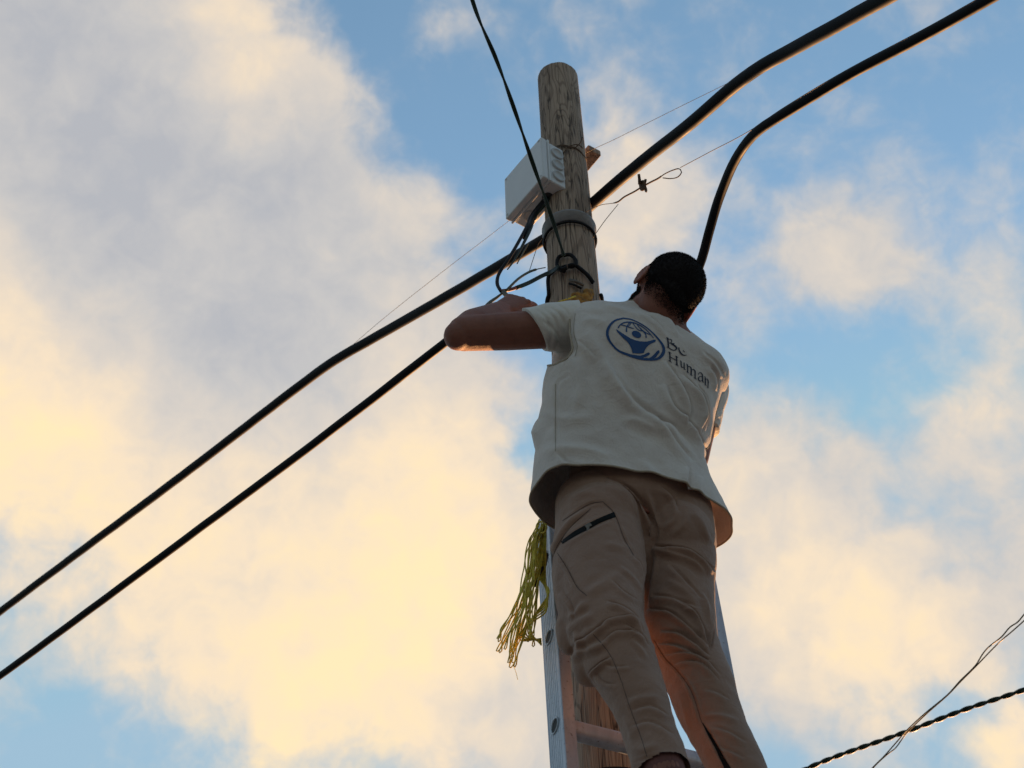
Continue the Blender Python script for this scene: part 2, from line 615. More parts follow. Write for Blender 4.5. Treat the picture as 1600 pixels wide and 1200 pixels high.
MT = dict(
    wood=material('weathered_wood', mk_wood),
    vest=material('beige_canvas', mk_cloth((0.62, 0.565, 0.525), (0.69, 0.635, 0.59), crease=0.28)),
    shirt=material('white_cotton', mk_cloth((0.70, 0.68, 0.64), (0.78, 0.75, 0.70), 1200)),
    trousers=material('brown_twill', mk_cloth((0.265, 0.157, 0.110), (0.315, 0.192, 0.138), 1800)),
    seam=material('brown_thread', mk_plain((0.085, 0.058, 0.045), 0.8)),
    skin=material('skin', mk_skin),
    piping=material('beige_binding', mk_plain((0.40, 0.34, 0.26), 0.85, var=0.2, nscale=400, bmp=0.5)),
    hair=material('black_hair', mk_hair),
    black=material('black_rubber', mk_plain((0.009, 0.010, 0.013), 0.6, var=0.5, nscale=14, bmp=0.35, bdist=0.002, spec=0.15)),
    green=material('dark_green_sheath', mk_plain((0.014, 0.026, 0.018), 0.5, var=0.4, spec=0.22)),
    olive=material('olive_sheath', mk_plain((0.07, 0.065, 0.025), 0.5, var=0.4)),
    red=material('dull_red_wire', mk_plain((0.17, 0.035, 0.028), 0.5, var=0.4)),
    steel=material('dull_steel', mk_plain((0.16, 0.145, 0.13), 0.5, 0.6, 0.3)),
    rust=material('rusty_wire', mk_plain((0.13, 0.085, 0.055), 0.8, 0.2, 0.4)),
    alu=material('aluminium', mk_alu),
    hollow=material('hollow_shade', mk_plain((0.03, 0.03, 0.03), 0.8)),  # near-black colour painted for the shade inside openings
    pvc=material('white_plastic', mk_plain((0.66, 0.68, 0.70), 0.38, var=0.04, nscale=14, bmp=0.05)),
    pvcgrey=material('grey_rubber_plug', mk_plain((0.48, 0.49, 0.50), 0.5, var=0.06, nscale=14, bmp=0.05)),
    band=material('grey_band', mk_plain((0.26, 0.26, 0.27), 0.45, 0.2, 0.15)),
    navy=material('navy_print', mk_plain((0.010, 0.062, 0.20), 0.7, var=0.12, nscale=200)),
    ink=material('dark_navy_print', mk_plain((0.012, 0.016, 0.045), 0.7, var=0.12, nscale=200)),
    cord=material('yellow_cord', mk_cord),
    orange=material('orange_foam', mk_plain((0.34, 0.17, 0.03), 0.8, var=0.5, nscale=60, bmp=0.8, bdist=0.004)),
    ground=material('grey_ground', mk_ground),
    leather=material('dark_leather', mk_plain((0.02, 0.018, 0.018), 0.5, var=0.2)),
    sock=material('maroon_sock', mk_plain((0.14, 0.055, 0.05), 0.9, var=0.2, nscale=300, bmp=0.5)),
    zipm=material('black_zip', mk_plain((0.008, 0.010, 0.011), 0.7, var=0.3, nscale=500, spec=0.12)),
)

# ------------------------------------------------------------------ ground
gm = M()
gn = 60
gx = np.linspace(-1, 1, gn)
gx = np.sign(gx) * np.abs(gx) ** 2.5 * 400
GV = [(x, y, 0.25 * (mnoise.noise(Vector((x * 0.03, y * 0.03, 0))) - mnoise.noise(Vector((0.195 * 0.03, 3.15 * 0.03, 0)))) * min(1, max(0, (math.hypot(x, y - 3) - 4) / 30))) for y in gx for x in gx]
gf = [(j * gn + i, j * gn + i + 1, (j + 1) * gn + i + 1, (j + 1) * gn + i) for j in range(gn - 1) for i in range(gn - 1)]
g = link('ground', GV, gf, MT['ground'])
tag(g, 'bare grey ground beneath the pole', None, None, 'structure')

# ------------------------------------------------------------------ utility pole
PX, PY = 0.195, 3.15
ztop = P(869, 101, 3.10)[2]
pole = empty('utility_pole', (PX, PY, 0))
tag(pole, 'weathered round wooden utility pole with visible grain', 'utility pole')


def pole_r(z):
    return 0.0705 + (ztop - z) * 0.0048


pm = M()
rings = []
ns = 120
zs = np.concatenate([np.linspace(-0.3, ztop - 0.04, 420), ztop - 0.04 * (1 - np.linspace(0.1, 1, 10))])
for z in zs:
    r = pole_r(z)
    k = (z - (ztop - 0.016)) / 0.016
    if k > 0:
        r -= 0.013 * k
    row = []
    for j in range(ns):
        a = 2 * math.pi * j / ns
        c, s_ = math.cos(a), math.sin(a)
        rr = r + 0.0035 * mnoise.noise(Vector((c * 1.3, s_ * 1.3, z * 0.8))) + 0.0012 * mnoise.noise(Vector((c * 9, s_ * 9, z * 1.5)))
        rr += 0.0010 * mnoise.noise(Vector((c * 30, s_ * 30, z * 2.5)))
        zz = z + (0.006 * mnoise.noise(Vector((c * 2, s_ * 2, 3))) if k > 0 else 0)
        row.append((PX + rr * c, PY + rr * s_, zz))
    rings.append(row)
pm.grid(rings)
pm.link('shaft', MT['wood'], pole)


def pole_ring(pts, off=0.0):
    """points given by pixel on the near face of the pole -> points lying on its surface"""
    out = []
    for (x, y) in pts:
        Y = PY
        for _ in range(12):
            p = P(x, y, Y)
            r = pole_r(p[2]) + off
            dx = min(abs(p[0] - PX), r * 0.999)
            Y = PY - math.sqrt(max(0, r * r - dx * dx))
        out.append(P(x, y, Y))
    return np.array(out)


def wrap(z0, tilt, off, a0=0, a1=2 * math.pi, n=80, ph=0.0, wob=0.0):
    out = []
    for a in np.linspace(a0, a1, n):
        z = z0 + tilt * math.sin(a - ph) + wob * mnoise.noise(Vector((a * 2, z0 * 9, 0)))
        r = pole_r(z) + off
        out.append((PX + r * math.cos(a), PY + r * math.sin(a), z))
    return np.array(out)


def on_pole_z(x, y):
    return pole_ring([(x, y)])[0][2]


zb1 = on_pole_z(886, 338)
bm_ = M()
# grey band: profile swept round the pole, lip on the top, open gap at the left
prof = [(0.001, -0.024), (0.004, -0.024), (0.0045, 0.012), (0.009, 0.015), (0.009, 0.021), (0.005, 0.023), (0.001, 0.023)]
rg = []
for a in np.linspace(0, 2 * math.pi, 90, endpoint=False):
    rg.append([(PX + (pole_r(zb1) + q[0] + 0.002) * math.cos(a), PY + (pole_r(zb1) + q[0] + 0.002) * math.sin(a), zb1 + q[1]) for q in prof])
rg.append(rg[0])
bm_.grid(rg, cap=False)
tag(bm_.link('band', MT['band'], pole), 'grey plastic band round the pole')
bm_ = M()
bm_.tube(wrap(zb1 - 0.034, 0.003, 0.007, n=120), 0.004, 8, cap=False)
bm_.tube(wrap(zb1 - 0.040, -0.004, 0.006, n=120), 0.003, 8, cap=False)
tag(bm_.link('binding_wire', MT['black'], pole), 'black wire bound under the grey band')
# rusty wire near the box
zr = on_pole_z(895, 228)
bm_ = M()
for k, (dz, tl) in enumerate(((0, 0.012), (0.006, 0.018), (-0.008, 0.008))):
    bm_.tube(wrap(zr + dz, tl, 0.0025, n=100, ph=0.5 + k * 0.3, wob=0.012), 0.0015, 6, cap=False)
tw = spline([P(897, 232, 3.07), P(906, 224, 3.06), P(910, 214, 3.05)], 10)
bm_.tube(tw, 0.0018, 6)
bm_.tube(spline([P(880, 240, 3.075), P(889, 229, 3.065), P(903, 226, 3.06), P(911, 232, 3.07)], 14), 0.0018, 6)
tag(bm_.link('binding_wire', MT['rust'], pole), 'thin rusty wire twisted round the upper pole')
# wood block behind, right side
bl = M()
c0 = P(919, 247, 3.255)
bax = np.array([[math.cos(0.6), math.sin(0.6), 0], [-math.sin(0.6), math.cos(0.6), 0], [0, 0, 1.]])
bl.box(c0, bax, (0.026, 0.040, 0.014))
ob = bl.link('cross_block', MT['wood'], pole, smooth=False)
bv = ob.modifiers.new('b', 'BEVEL')
bv.width = 0.003
# black strap low on the pole
bm_ = M()
zs_ = on_pole_z(950, 1203)
for dz in (-0.004, -0.014, -0.024):
    bm_.tube(wrap(zs_ + dz, 0.002, 0.009, n=90), 0.0075, 8, cap=False)
tag(bm_.link('strap', MT['black'], pole), 'black strap wound round the lower pole')


# ------------------------------------------------------------------ cables
def run_on(c, la, lb, zs=0.04):
    """carry a span on past both its ends, levelling out as it goes"""
    def ext(p, d, L):
        out = []
        d = nrm(d)
        h = nrm([d[0], d[1], 0])
        sl_ = d[2] / max(0.05, math.hypot(d[0], d[1]))
        s_ = 0.0
        st = 0.12
        while s_ < L:
            sl_ += (zs - sl_) * min(1, st * 0.5)
            p = p + nrm(h + Zb_ * sl_) * st
            s_ += st
            st = min(0.8, st * 1.15)
            out.append(p)
        return np.array(out)
    Zb_ = np.array([0, 0, 1.])
    parts = [c]
    if la > 0:
        parts.insert(0, ext(c[0], c[0] - c[1], la)[::-1])
    if lb > 0:
        parts.append(ext(c[-1], c[-1] - c[-2], lb))
    return np.vstack(parts)


def cable(name, pts, r, mat, label, cat='cable', seg=14, n=160, depth=True, parent=None, jit=0.0, rfun=None, run=None):
    q = np.array([Pd(*p) if depth else P(*p) for p in pts])
    c = spline(q, n)
    if jit:
        for i in range(n):
            v = mnoise.noise_vector(Vector(c[i] * 9))
            c[i] += np.array(v) * jit
    if run:
        c = run_on(c, *run)
        n = len(c)
    m = M()
    rad = np.full(n, r) if rfun is None else np.array([rfun(t) for t in np.linspace(0, 1, n)]) * r
    base = c[0]
    m.tube(c, rad, seg)
    o = m.link(name, mat, parent, loc=None if parent is not None else tuple(base))
    if parent is None:
        tag(o, label, cat)
    return o


cable('thick_cable', [(-620, 1440, 11.5), (-250, 1150, 9.2), (0, 956, 8.1), (290, 739, 6.9), (480, 594, 6.3), (527, 561, 6.15), (590, 525, 5.97), (700, 462, 5.6),
                      (847, 376, 5.18), (890, 349, 5.12), (928, 316, 5.02), (1000, 255, 4.8), (1080, 192, 4.55), (1140, 140, 4.4), (1180, 110, 4.3), (1225, 84, 4.2),
                      (1284, 52, 4.05), (1375, 2, 3.85), (1500, -66, 3.6), (1800, -230, 3.1)],
      0.0188, MT['black'], 'thick black cable passing behind the pole above the man, upper of the two heavy cables', n=320, jit=0.0009, run=(25, 14))['group'] = 'heavy cables at the pole'
cable('thick_cable', [(-620, 1500, 7.6), (-250, 1232, 6.3), (0, 1056, 5.5), (290, 842, 4.95), (500, 686, 4.6), (690, 540, 4.35), (735, 508, 4.3), (800, 500, 4.3), (880, 508, 4.3),
                      (960, 500, 4.28), (1030, 480, 4.25), (1075, 450, 4.22), (1094, 412, 4.2), (1108, 362, 4.15), (1125, 306, 4.08), (1148, 252, 3.98),
                      (1178, 210, 3.88), (1225, 178, 3.8), (1320, 121, 3.7), (1450, 52, 3.55), (1535, 5, 3.45), (1700, -90, 3.25), (2000, -260, 2.9)],
      0.0126, MT['black'], 'heavy black cable lifted by the man, bending up steeply beside his head', n=340, jit=0.0007, run=(25, 14))['group'] = 'heavy cables at the pole'
# thin messenger wires
cable('messenger_wire', [(-250, 1150, 9.21), (0, 956, 8.11), (290, 739, 6.91), (480, 594, 6.31), (520, 565, 6.22), (600, 497, 5.9), (700, 418, 5.6), (790, 349, 5.35), (850, 300, 5.28), (905, 246, 5.22),
                         (960, 218, 5.15), (1060, 168, 4.9), (1160, 118, 4.55), (1188, 98, 4.33), (1284, 42, 4.07), (1375, -9, 3.87), (1500, -76, 3.6)],
      0.0009, MT['steel'], 'thin steel wire running behind the white box and along the upper heavy cable', 'wire', seg=6, n=200, run=(25, 14))
mw = [(968, 317, 4.85), (985, 306, 4.8), (1003, 291, 4.72), (1030, 276, 4.6), (1063, 262, 4.45), (1110, 237, 4.2), (1172, 204, 3.93), (1225, 168, 3.83), (1320, 111, 3.72),
      (1450, 42, 3.57), (1535, -6, 3.45), (1700, -100, 3.25)]
root = empty('support_wire', tuple(Pd(1003, 290, 4.72)))
tag(root, 'thin support wire with a metal grip and loop, right of the pole', 'wire')
cable('wire', mw[4:], 0.0011, MT['steel'], '', parent=root, seg=6, n=120, run=(0, 14))
cable('wire_twist', [(926, 372, 4.85), (945, 345, 4.86), (966, 319, 4.86)], 0.0012, MT['steel'], '', parent=root, seg=6, n=12)
cable('wire_twist', [(915, 331, 4.7), (940, 320, 4.82), (964, 316, 4.85), (975, 308, 4.82), (992, 299, 4.75), (1003, 292, 4.72)], 0.0018, MT['rust'], '', parent=root, seg=6, n=30,
      rfun=lambda t: 0.6 if t < 0.55 else 1.5)
cable('wire_twist', [(1003, 292, 4.72), (1018, 284, 4.66), (1028, 279, 4.6), (1040, 271, 4.52), (1054, 265, 4.45), (1062, 264, 4.42), (1065, 269, 4.42), (1060, 276, 4.43), (1048, 279, 4.5), (1036, 278, 4.55)],
      0.0019, MT['rust'], '', parent=root, seg=6, n=60, rfun=lambda t: 1.5 if t < 0.35 else 0.9)
gmsh = M()
g0 = Pd(1004, 290, 4.71)
axg = np.array([nrm(Pd(1018, 284, 4.66) - g0), nrm(np.cross(nrm(Pd(1018, 284, 4.66) - g0), -CF)), -CF])
gmsh.ell(g0, axg, (0.021, 0.016, 0.013), 14, 8, 3)
gmsh.ell(Pd(1009, 296, 4.70), axg, (0.009, 0.010, 0.009), 12, 8)
gmsh.tube([Pd(1000, 288, 4.70), Pd(999, 279, 4.70), Pd(998, 272, 4.70)], [0.006, 0.0045, 0.004], 8)
gmsh.tube([Pd(1007, 287, 4.70), Pd(1009, 280, 4.70)], [0.005, 0.004], 8)
gmsh.link('grip', MT['rust'], root)


def twisted(c, r_off, pitch, r, m, seg=6, ph=0.0):
    T = np.gradient(c, axis=0)
    T /= np.linalg.norm(T, axis=1)[:, None]
    up = np.array([0, 0, 1.])
    s = np.cumsum(np.concatenate([[0], np.linalg.norm(np.diff(c, axis=0), axis=1)]))
    side = np.cross(T, up)
    side /= np.linalg.norm(side, axis=1)[:, None]
    u2 = np.cross(side, T)
    a = s / pitch * 2 * math.pi + ph
    for k in (0, math.pi):
        m.tube(c + r_off * (np.cos(a + k)[:, None] * side + np.sin(a + k)[:, None] * u2), r, seg)


# drop wire from the top of the frame to the knot on the pole
q = np.array([Pd(x, y, d) for x, y, d in ((700, -130, 4.6), (738, 0, 4.55), (750, 34, 4.53), (775, 92, 4.52), (802, 166, 4.5), (830, 248, 4.5), (850, 305, 4.5), (866, 352, 4.48), (881, 400, 4.46))])
m = M()
twisted(run_on(spline(q, 260), 16, 0), 0.0028, 0.34, 0.0035, m, 8)
tag(m.link('drop_wire', MT['green'], loc=tuple(q[-1])), 'dark green twin wire running down from the sky to the knot on the pole', 'wire')

# black knot and wire round the pole
kroot = empty('knotted_wire', tuple(pole_ring([(885, 412)])[0]))
tag(kroot, 'black wire knotted round the pole at the end of the drop wire', 'wire')


def dsurf(x, y, off=0.006):
    p = pole_ring([(x, y)], off)[0]
    return float((p - CC) @ CF)


def surf_path(pts, off=0.006):
    return [(x, y, dsurf(x, y, off)) for x, y in pts]


cable('loop', surf_path([(881, 398), (873, 402), (870, 412), (874, 421), (882, 424)], 0.010), 0.0058, MT['black'], '', parent=kroot, seg=8, n=40)
cable('loop', surf_path([(880, 399), (890, 398), (898, 404), (900, 412), (893, 417), (884, 416), (874, 420)], 0.014), 0.0058, MT['black'], '', parent=kroot, seg=8, n=40)
cable('loop', surf_path([(870, 417), (880, 421), (890, 415), (898, 414)], 0.020), 0.0066, MT['black'], '', parent=kroot, seg=8, n=30)
zk = on_pole_z(929, 452)
m = M()
w1 = np.array([Pd(*p) for p in surf_path([(897, 413), (908, 421), (919, 431), (927, 442)], 0.009)])
m.tube(spline(w1, 20), 0.0062, 8)
w2 = wrap(zk, 0.0, 0.006, -0.32, math.pi + 0.35, 50)
m.tube(w2, 0.0062, 8)
w3 = np.vstack([w2[-3:], [Pd(*p) for p in surf_path([(857, 432), (866, 422), (873, 417)], 0.009)]])
m.tube(spline(w3, 20), 0.0060, 8)
m.link('collar', MT['black'], kroot)
cable('tail', [(872, 417, dsurf(872, 417, 0.016)), (860, 425, 4.5), (845, 432, 4.46), (828, 441, 4.42), (814, 447, 4.38), (806, 450, 4.36)], 0.0060, MT['green'], '', parent=kroot, seg=8, n=40)
cable('bare_end', [(890, 437, dsurf(890, 437)), (900, 440, dsurf(900, 440, 0.012)), (912, 446, dsurf(912, 446))], 0.0045, MT['steel'], '', parent=kroot, seg=8, n=14)
cable('bare_end', [(889, 443, dsurf(889, 443)), (899, 446, dsurf(899, 446, 0.010)), (909, 451, dsurf(909, 451))], 0.0035, MT['black'], '', parent=kroot, seg=8, n=14)
tag(cable('splice', [(808, 449, 4.365), (800, 452, 4.35), (792, 454, 4.34), (783, 455, 4.33)], 0.0050, MT['red'], '', parent=kroot, seg=8, n=20, jit=0.001), 'dull red spliced wire end')
cable('hair_wire', [(886, 402, 4.42), (887, 440, 4.44), (887, 478, 4.5)], 0.0007, MT['steel'], '', parent=kroot, seg=5, n=10)

# orange foam / cut block stuck on the pole
fm = M()
for k in range(46):
    x = random.uniform(893, 928)
    y = 470 - (x - 890) * 0.28 + random.uniform(-7, 12)
    p = pole_ring([(min(x, 925), y)], 0.006)[0]
    fm.ell(p, np.eye(3), np.array([1, 1, 1.]) * random.uniform(0.005, 0.013), 8, 6)
fv, ff = remesh(fm, 0.003, 2)
fo = link('foam_lump', fv, ff, MT['orange'], loc=tuple(fv.mean(0)))
tag(fo, 'rough yellow orange foam lump stuck on the pole above the vest', 'foam')
ch = M()
ch.tube(spline([P(872, 472, 3.045), P(885, 468, 3.04), P(899, 463, 3.05)], 10), 0.0028, 6)
ch.link('loose_strand', MT['cord'], fo)

# ------------------------------------------------------------------ junction box
bA = np.array([math.cos(math.radians(126)), math.sin(math.radians(126)), 0])
bB = np.array([math.cos(math.radians(36)), math.sin(math.radians(36)), 0])
bZ = np.array([0, 0, 1.])
nt = P(845, 213, 3.02)
BW, BD, BH = 0.210, 0.092, 0.209
borig = nt - bZ * BH          # near bottom corner
axs = np.array([bA, bB, bZ])
jb = empty('junction_box', tuple(borig + (bA * BW + bB * BD) / 2))
tag(jb, 'white plastic electrical junction box fixed to the left of the pole', 'junction box')


def bpt(a, b, z):
    return borig + bA * a + bB * b + bZ * z


def rbox(name, a0, a1, b0, b1, z0, z1, mat, bev=0.004, seg=3):
    m = M()
    m.box(bpt((a0 + a1) / 2, (b0 + b1) / 2, (z0 + z1) / 2), axs, ((a1 - a0) / 2, (b1 - b0) / 2, (z1 - z0) / 2))
    o = m.link(name, mat, jb, smooth=False)
    b = o.modifiers.new('b', 'BEVEL')
    b.width = bev
    b.segments = seg
    return o


hole_c = None
body = rbox('box_body', 0.003, BW - 0.003, 0.034, BD, 0.003, BH - 0.003, MT['pvc'], 0.006)
rbox('lid', 0.0, BW, 0.0, 0.022, 0.0, BH, MT['pvc'], 0.005)
rbox('lid_rim', 0.004, BW - 0.004, 0.0215, 0.0345, 0.004, BH - 0.004, MT['pvc'], 0.001)
rbox('lid_lip', -0.0015, BW + 0.0015, 0.0245, 0.031, -0.0015, BH + 0.0015, MT['pvc'], 0.0015)


def disc(name, c, n, r, h, mat, rings_=((1.0, 0.0), (0.98, 1.0), (0.80, 1.0), (0.74, 0.55), (0.0, 0.55)), parent=jb, seg=40):
    n = nrm(n)
    a = nrm(np.cross(n, (0.1, 0.2, 1)))
    b = np.cross(n, a)
    rr = []
    for (k, hh) in rings_:
        k = max(k, 0.01)
        rr.append([c + n * (h * hh) + r * k * (math.cos(t) * a + math.sin(t) * b) for t in np.linspace(0, 2 * math.pi, seg, endpoint=False)])
    m = M()
    m.grid(rr, cap=False)
    m.add(np.array(rr[-1]), [tuple(range(seg))])
    return m.link(name, mat, parent)


for kz in (0.045, 0.104, 0.163):
    disc('knockout', bpt(0.0025, 0.063, kz), -bA, 0.0235, 0.006, MT['pvcgrey'])
    disc('knockout', bpt(BW - 0.0025, 0.063, kz), bA, 0.0235, 0.003, MT['pvcgrey'])
for ka in (0.062, ):
    disc('cable_hole', bpt(ka, 0.062, 0.0025), -bZ, 0.0185, 0.003, MT['hollow'], ((1.0, 0), (0.98, 1.0), (0.0, 1.0)))  # dark disc painted for the shade within the hole
disc('knockout', bpt(0.155, 0.062, 0.0025), -bZ, 0.0235, 0.003, MT['pvcgrey'])
for ka, kz in ((0.012, 0.012), (BW - 0.012, 0.012), (0.012, BH - 0.012), (BW - 0.012, BH - 0.012)):
    disc('lid_screw', bpt(ka, 0.0002, kz), -bB, 0.0045, 0.0012, MT['pvcgrey'], seg=16)

hp, _z = proj(bpt(0.062, 0.062, 0.0))
hx, hy, hd = hp[0][0], hp[0][1], _z[0]
lw = empty('loop_wires', tuple(bpt(0.062, 0.062, 0)))
tag(lw, 'black wires hanging in a loop from the hole under the white box', 'wire')
cable('wire', [(hx - 2, hy - 2, hd), (832, 334, hd - 0.05), (822, 356, 4.72), (808, 382, 4.60), (793, 407, 4.5), (784, 420, 4.46), (778, 432, 4.42), (777, 444, 4.38), (782, 454, 4.34), (785, 457, 4.33)], 0.0052, MT['black'], '', parent=lw, seg=8, n=60)
cable('wire', [(hx + 5, hy, hd), (838, 336, hd - 0.05), (828, 360, 4.72), (815, 386, 4.6), (802, 409, 4.5), (793, 421, 4.44)], 0.0050, MT['green'], '', parent=lw, seg=8, n=50,
      rfun=lambda t: 1.0 if t < 0.6 else 1.0 - (t - 0.6) * 1.6)
cable('wire', [(hx + 1, hy + 1, hd), (836, 333, hd - 0.05), (827, 354, 4.74), (819, 372, 4.68)], 0.0062, MT['black'], '', parent=lw, seg=8, n=30)
cable('wire', [(826, 380, 4.65), (818, 394, 4.58), (808, 412, 4.5)], 0.0018, MT['olive'], '', parent=lw, seg=6, n=20)

# twin wire from behind the pole to the splice
sw = empty('splice_wire', tuple(Pd(788, 462, 4.33)))
tag(sw, 'thin olive wires joined at a splice above the left hand', 'wire')
cable('wire', [(852, 418, 4.75), (838, 421, 4.6), (827, 425, 4.52), (815, 432, 4.45), (806, 439, 4.40), (795, 450, 4.34), (789, 456, 4.33)], 0.0030, MT['olive'], '', parent=sw, seg=7, n=40,
      rfun=lambda t: 0.55 if t < 0.35 else 1.25)
cable('wire', [(785, 458, 4.33), (776, 465, 4.30), (766, 472, 4.26), (758, 480, 4.22), (748, 494, 4.18)], 0.0038, MT['olive'], '', parent=sw, seg=7, n=30,
      rfun=lambda t: 0.8 + 0.5 * math.sin(t * 3.1))
cable('wire', [(786, 457, 4.33), (791, 463, 4.30), (796, 468, 4.25), (801, 474, 4.2)], 0.0070, MT['olive'], '', parent=sw, seg=7, n=24, jit=0.002)
cable('thin_tie', [(848, 372, 4.9), (841, 382, 4.8), (834, 402, 4.66), (827, 424, 4.52)], 0.0011, MT['rust'], '', parent=sw, seg=6, n=20)

# far wires low on the right
m = M()
q = np.array([Pd(x, y, d) for x, y, d in ((1130, 1270, 7.4), (1265, 1199, 7.2), (1420, 1142, 7.0), (1510, 1108, 6.9), (1600, 1078, 6.8), (1850, 985, 6.5))])
twisted(run_on(spline(q, 420), 20, 16), 0.0052, 0.125, 0.0068, m, 8)
tag(m.link('twisted_cable', MT['green'], loc=tuple(q[0])), 'dark tightly twisted cable crossing the lower right corner', 'cable')
tp = empty('twin_wire', tuple(Pd(1418, 1145, 6.0)))
tag(tp, 'pair of loose thin brown wires crossing the twisted cable at lower right', 'wire')
cable('strand', [(1250, 1330, 6.3), (1364, 1199, 6.1), (1381, 1182, 6.08), (1404, 1156, 6.05), (1418, 1140, 6.0), (1445, 1115, 5.95), (1480, 1086, 5.9), (1500, 1064, 5.85), (1524, 1040, 5.8), (1536, 1021, 5.78), (1546, 1010, 5.75),
                 (1565, 995, 5.7), (1578, 980, 5.7), (1590, 972, 5.7), (1602, 958, 5.7), (1700, 860, 5.5)], 0.0026, MT['olive'], '', parent=tp, seg=6, n=200, run=(16, 12))
cable('strand', [(1252, 1332, 6.3), (1366, 1198, 6.09), (1385, 1180, 6.07), (1399, 1169, 6.05), (1408, 1157, 6.04), (1420, 1142, 5.99), (1447, 1116, 5.94), (1481, 1086, 5.89), (1501, 1065, 5.85), (1526, 1040, 5.8), (1545, 1020, 5.77), (1558, 1007, 5.75),
                 (1570, 996, 5.7), (1582, 986, 5.7), (1602, 968, 5.7), (1702, 870, 5.5)], 0.0024, MT['olive'], '', parent=tp, seg=6, n=200, run=(16, 12))

# ------------------------------------------------------------------ ladder
PSI = math.radians(28)
Fb = np.array([-math.sin(PSI), math.cos(PSI), 0])
Rb = np.array([math.cos(PSI), math.sin(PSI), 0])
Zb = np.array([0, 0, 1.])
LY = 2.90
oA = P(850, 872, LY)       # rung ends seen on the outside of the left rail
oC = P(867.5, 1134, LY - 0.075)
ldir = nrm(oA - oC)
rsp = np.linalg.norm(oA - oC) / 2
RL = 0.078                  # rail web depth
FL = 0.028                  # flange width
LPSI = math.radians(24)
LRb = np.array([math.cos(LPSI), math.sin(LPSI), 0])
ln = nrm(np.cross(ldir, LRb))          # direction away from the climber
if ln @ Fb < 0:
    ln = -ln
lr = nrm(np.cross(ln, ldir))
if lr @ Rb < 0:
    lr = -lr
t0 = oA[2] / ldir[2]
base_l = oA - ldir * t0
LW = 0.442
lad = empty('ladder', tuple(base_l + lr * LW / 2))
tag(lad, 'aluminium ladder leaning on the pole under the man', 'ladder')
top_t = t0 + 0.145 * 1.0


def rail(origin, sgn):
    """C section, open towards the rungs; sgn=-1 left rail (web on the left)"""
    w, fl, th = RL / 2, FL, 0.003
    o_ = []
    # outer web with fine grooves
    y = -w
    prof = []
    ng = 7
    for k in range(ng):
        ya = -w + 0.008 + (2 * w - 0.016) * k / ng
        yb = -w + 0.008 + (2 * w - 0.016) * (k + 0.72) / ng
        prof += [(0.0, ya), (0.0, yb), (0.0012, yb + 0.0008), (0.0012, -w + 0.008 + (2 * w - 0.016) * (k + 1) / ng - 0.0008)]
    prof = [(0.0015, -w), (0.0, -w + 0.002)] + prof + [(0.0, w - 0.002), (0.0015, w)]
    prof += [(fl, w), (fl, w - th), (th, w - th), (th, -w + th), (fl, -w + th), (fl, -w)]
    prof = np.array(prof)
    prof[:, 0] *= -sgn
    rr = []
    for s in np.concatenate([np.linspace(0.0, top_t, 80)]):
        c = origin + ldir * s
        rr.append([c + lr * p[0] + ln * p[1] for p in prof])
    m = M()
    if sgn > 0:
        rr = [list(reversed(r)) for r in rr]
    m.grid(rr)
    return m.link('rail', MT['alu'], lad, smooth=False)


org_l = base_l
org_r = base_l + lr * LW
r1 = rail(org_l, -1)
r2 = rail(org_r, 1)
nr = int(t0 / rsp)
for k in range(-nr, 1):
    s = t0 + k * rsp
    if s < 0.15:
        continue
    c = org_l + ldir * s
    # D shaped rung: flat tread on top, ribbed
    m = M()
    prof = []
    for a in np.linspace(0, 2 * math.pi, 28, endpoint=False):
        u = 0.018 * np.sign(math.cos(a)) * abs(math.cos(a)) ** 0.7
        v = 0.0205 * np.sign(math.sin(a)) * abs(math.sin(a)) ** 0.7
        prof.append((u, min(v, 0.0165) + (0.0008 if (v > 0.012 and int(a * 9) % 2) else 0)))
    rr = [[c + lr * x + ln * p[0] + ldir * p[1] for p in prof] for x in (0.003, 0.05, LW / 2, LW - 0.003)]
    m.grid(rr, cap=False)
    m.link('rung', MT['alu'], lad)
    # flared oval rung end, disc painted dark for the shade inside, both rails
    for sg, oo in ((-1, c), (1, c + lr * LW)):
        m = M()
        rr = []
        for (kk, dx) in ((1.0, 0.0), (1.0, 0.0022), (0.86, 0.0028), (0.80, 0.0010), (0.78, -0.012)):
            rr.append([oo + lr * sg * dx + ln * 0.0195 * kk * math.cos(t) + ldir * 0.0190 * kk * math.sin(t) for t in np.linspace(0, 2 * math.pi, 32, endpoint=False)])
        m.grid(rr, cap=False)
        m.link('rung_end', MT['alu'], lad)
        m = M()
        q = np.array([oo - lr * sg * 0.0015 + lr * sg * 0.0022 + ln * 0.0150 * math.cos(t) + ldir * 0.0146 * math.sin(t) for t in np.linspace(0, 2 * math.pi, 28, endpoint=False)])
        m.add(q, [tuple(range(28))])
        m.link('rung_shade', MT['hollow'], lad)
for oo in (org_l, org_r):
    m = M()
    m.box(oo + ldir * 0.02 + lr * (0.012 if oo is org_l else -0.012), np.array([lr, ln, ldir]), (0.018, 0.045, 0.03))
    m.link('rubber_foot', MT['black'], lad, smooth=False)
# hook and stay near the top of the left rail
m = M()
m.tube(spline([P(854, 866, LY - 0.06), P(849, 886, LY - 0.06), P(840, 900, LY - 0.06), P(835, 915, LY - 0.06)], 16), 0.006, 8)
m.link('hook', MT['leather'], lad)

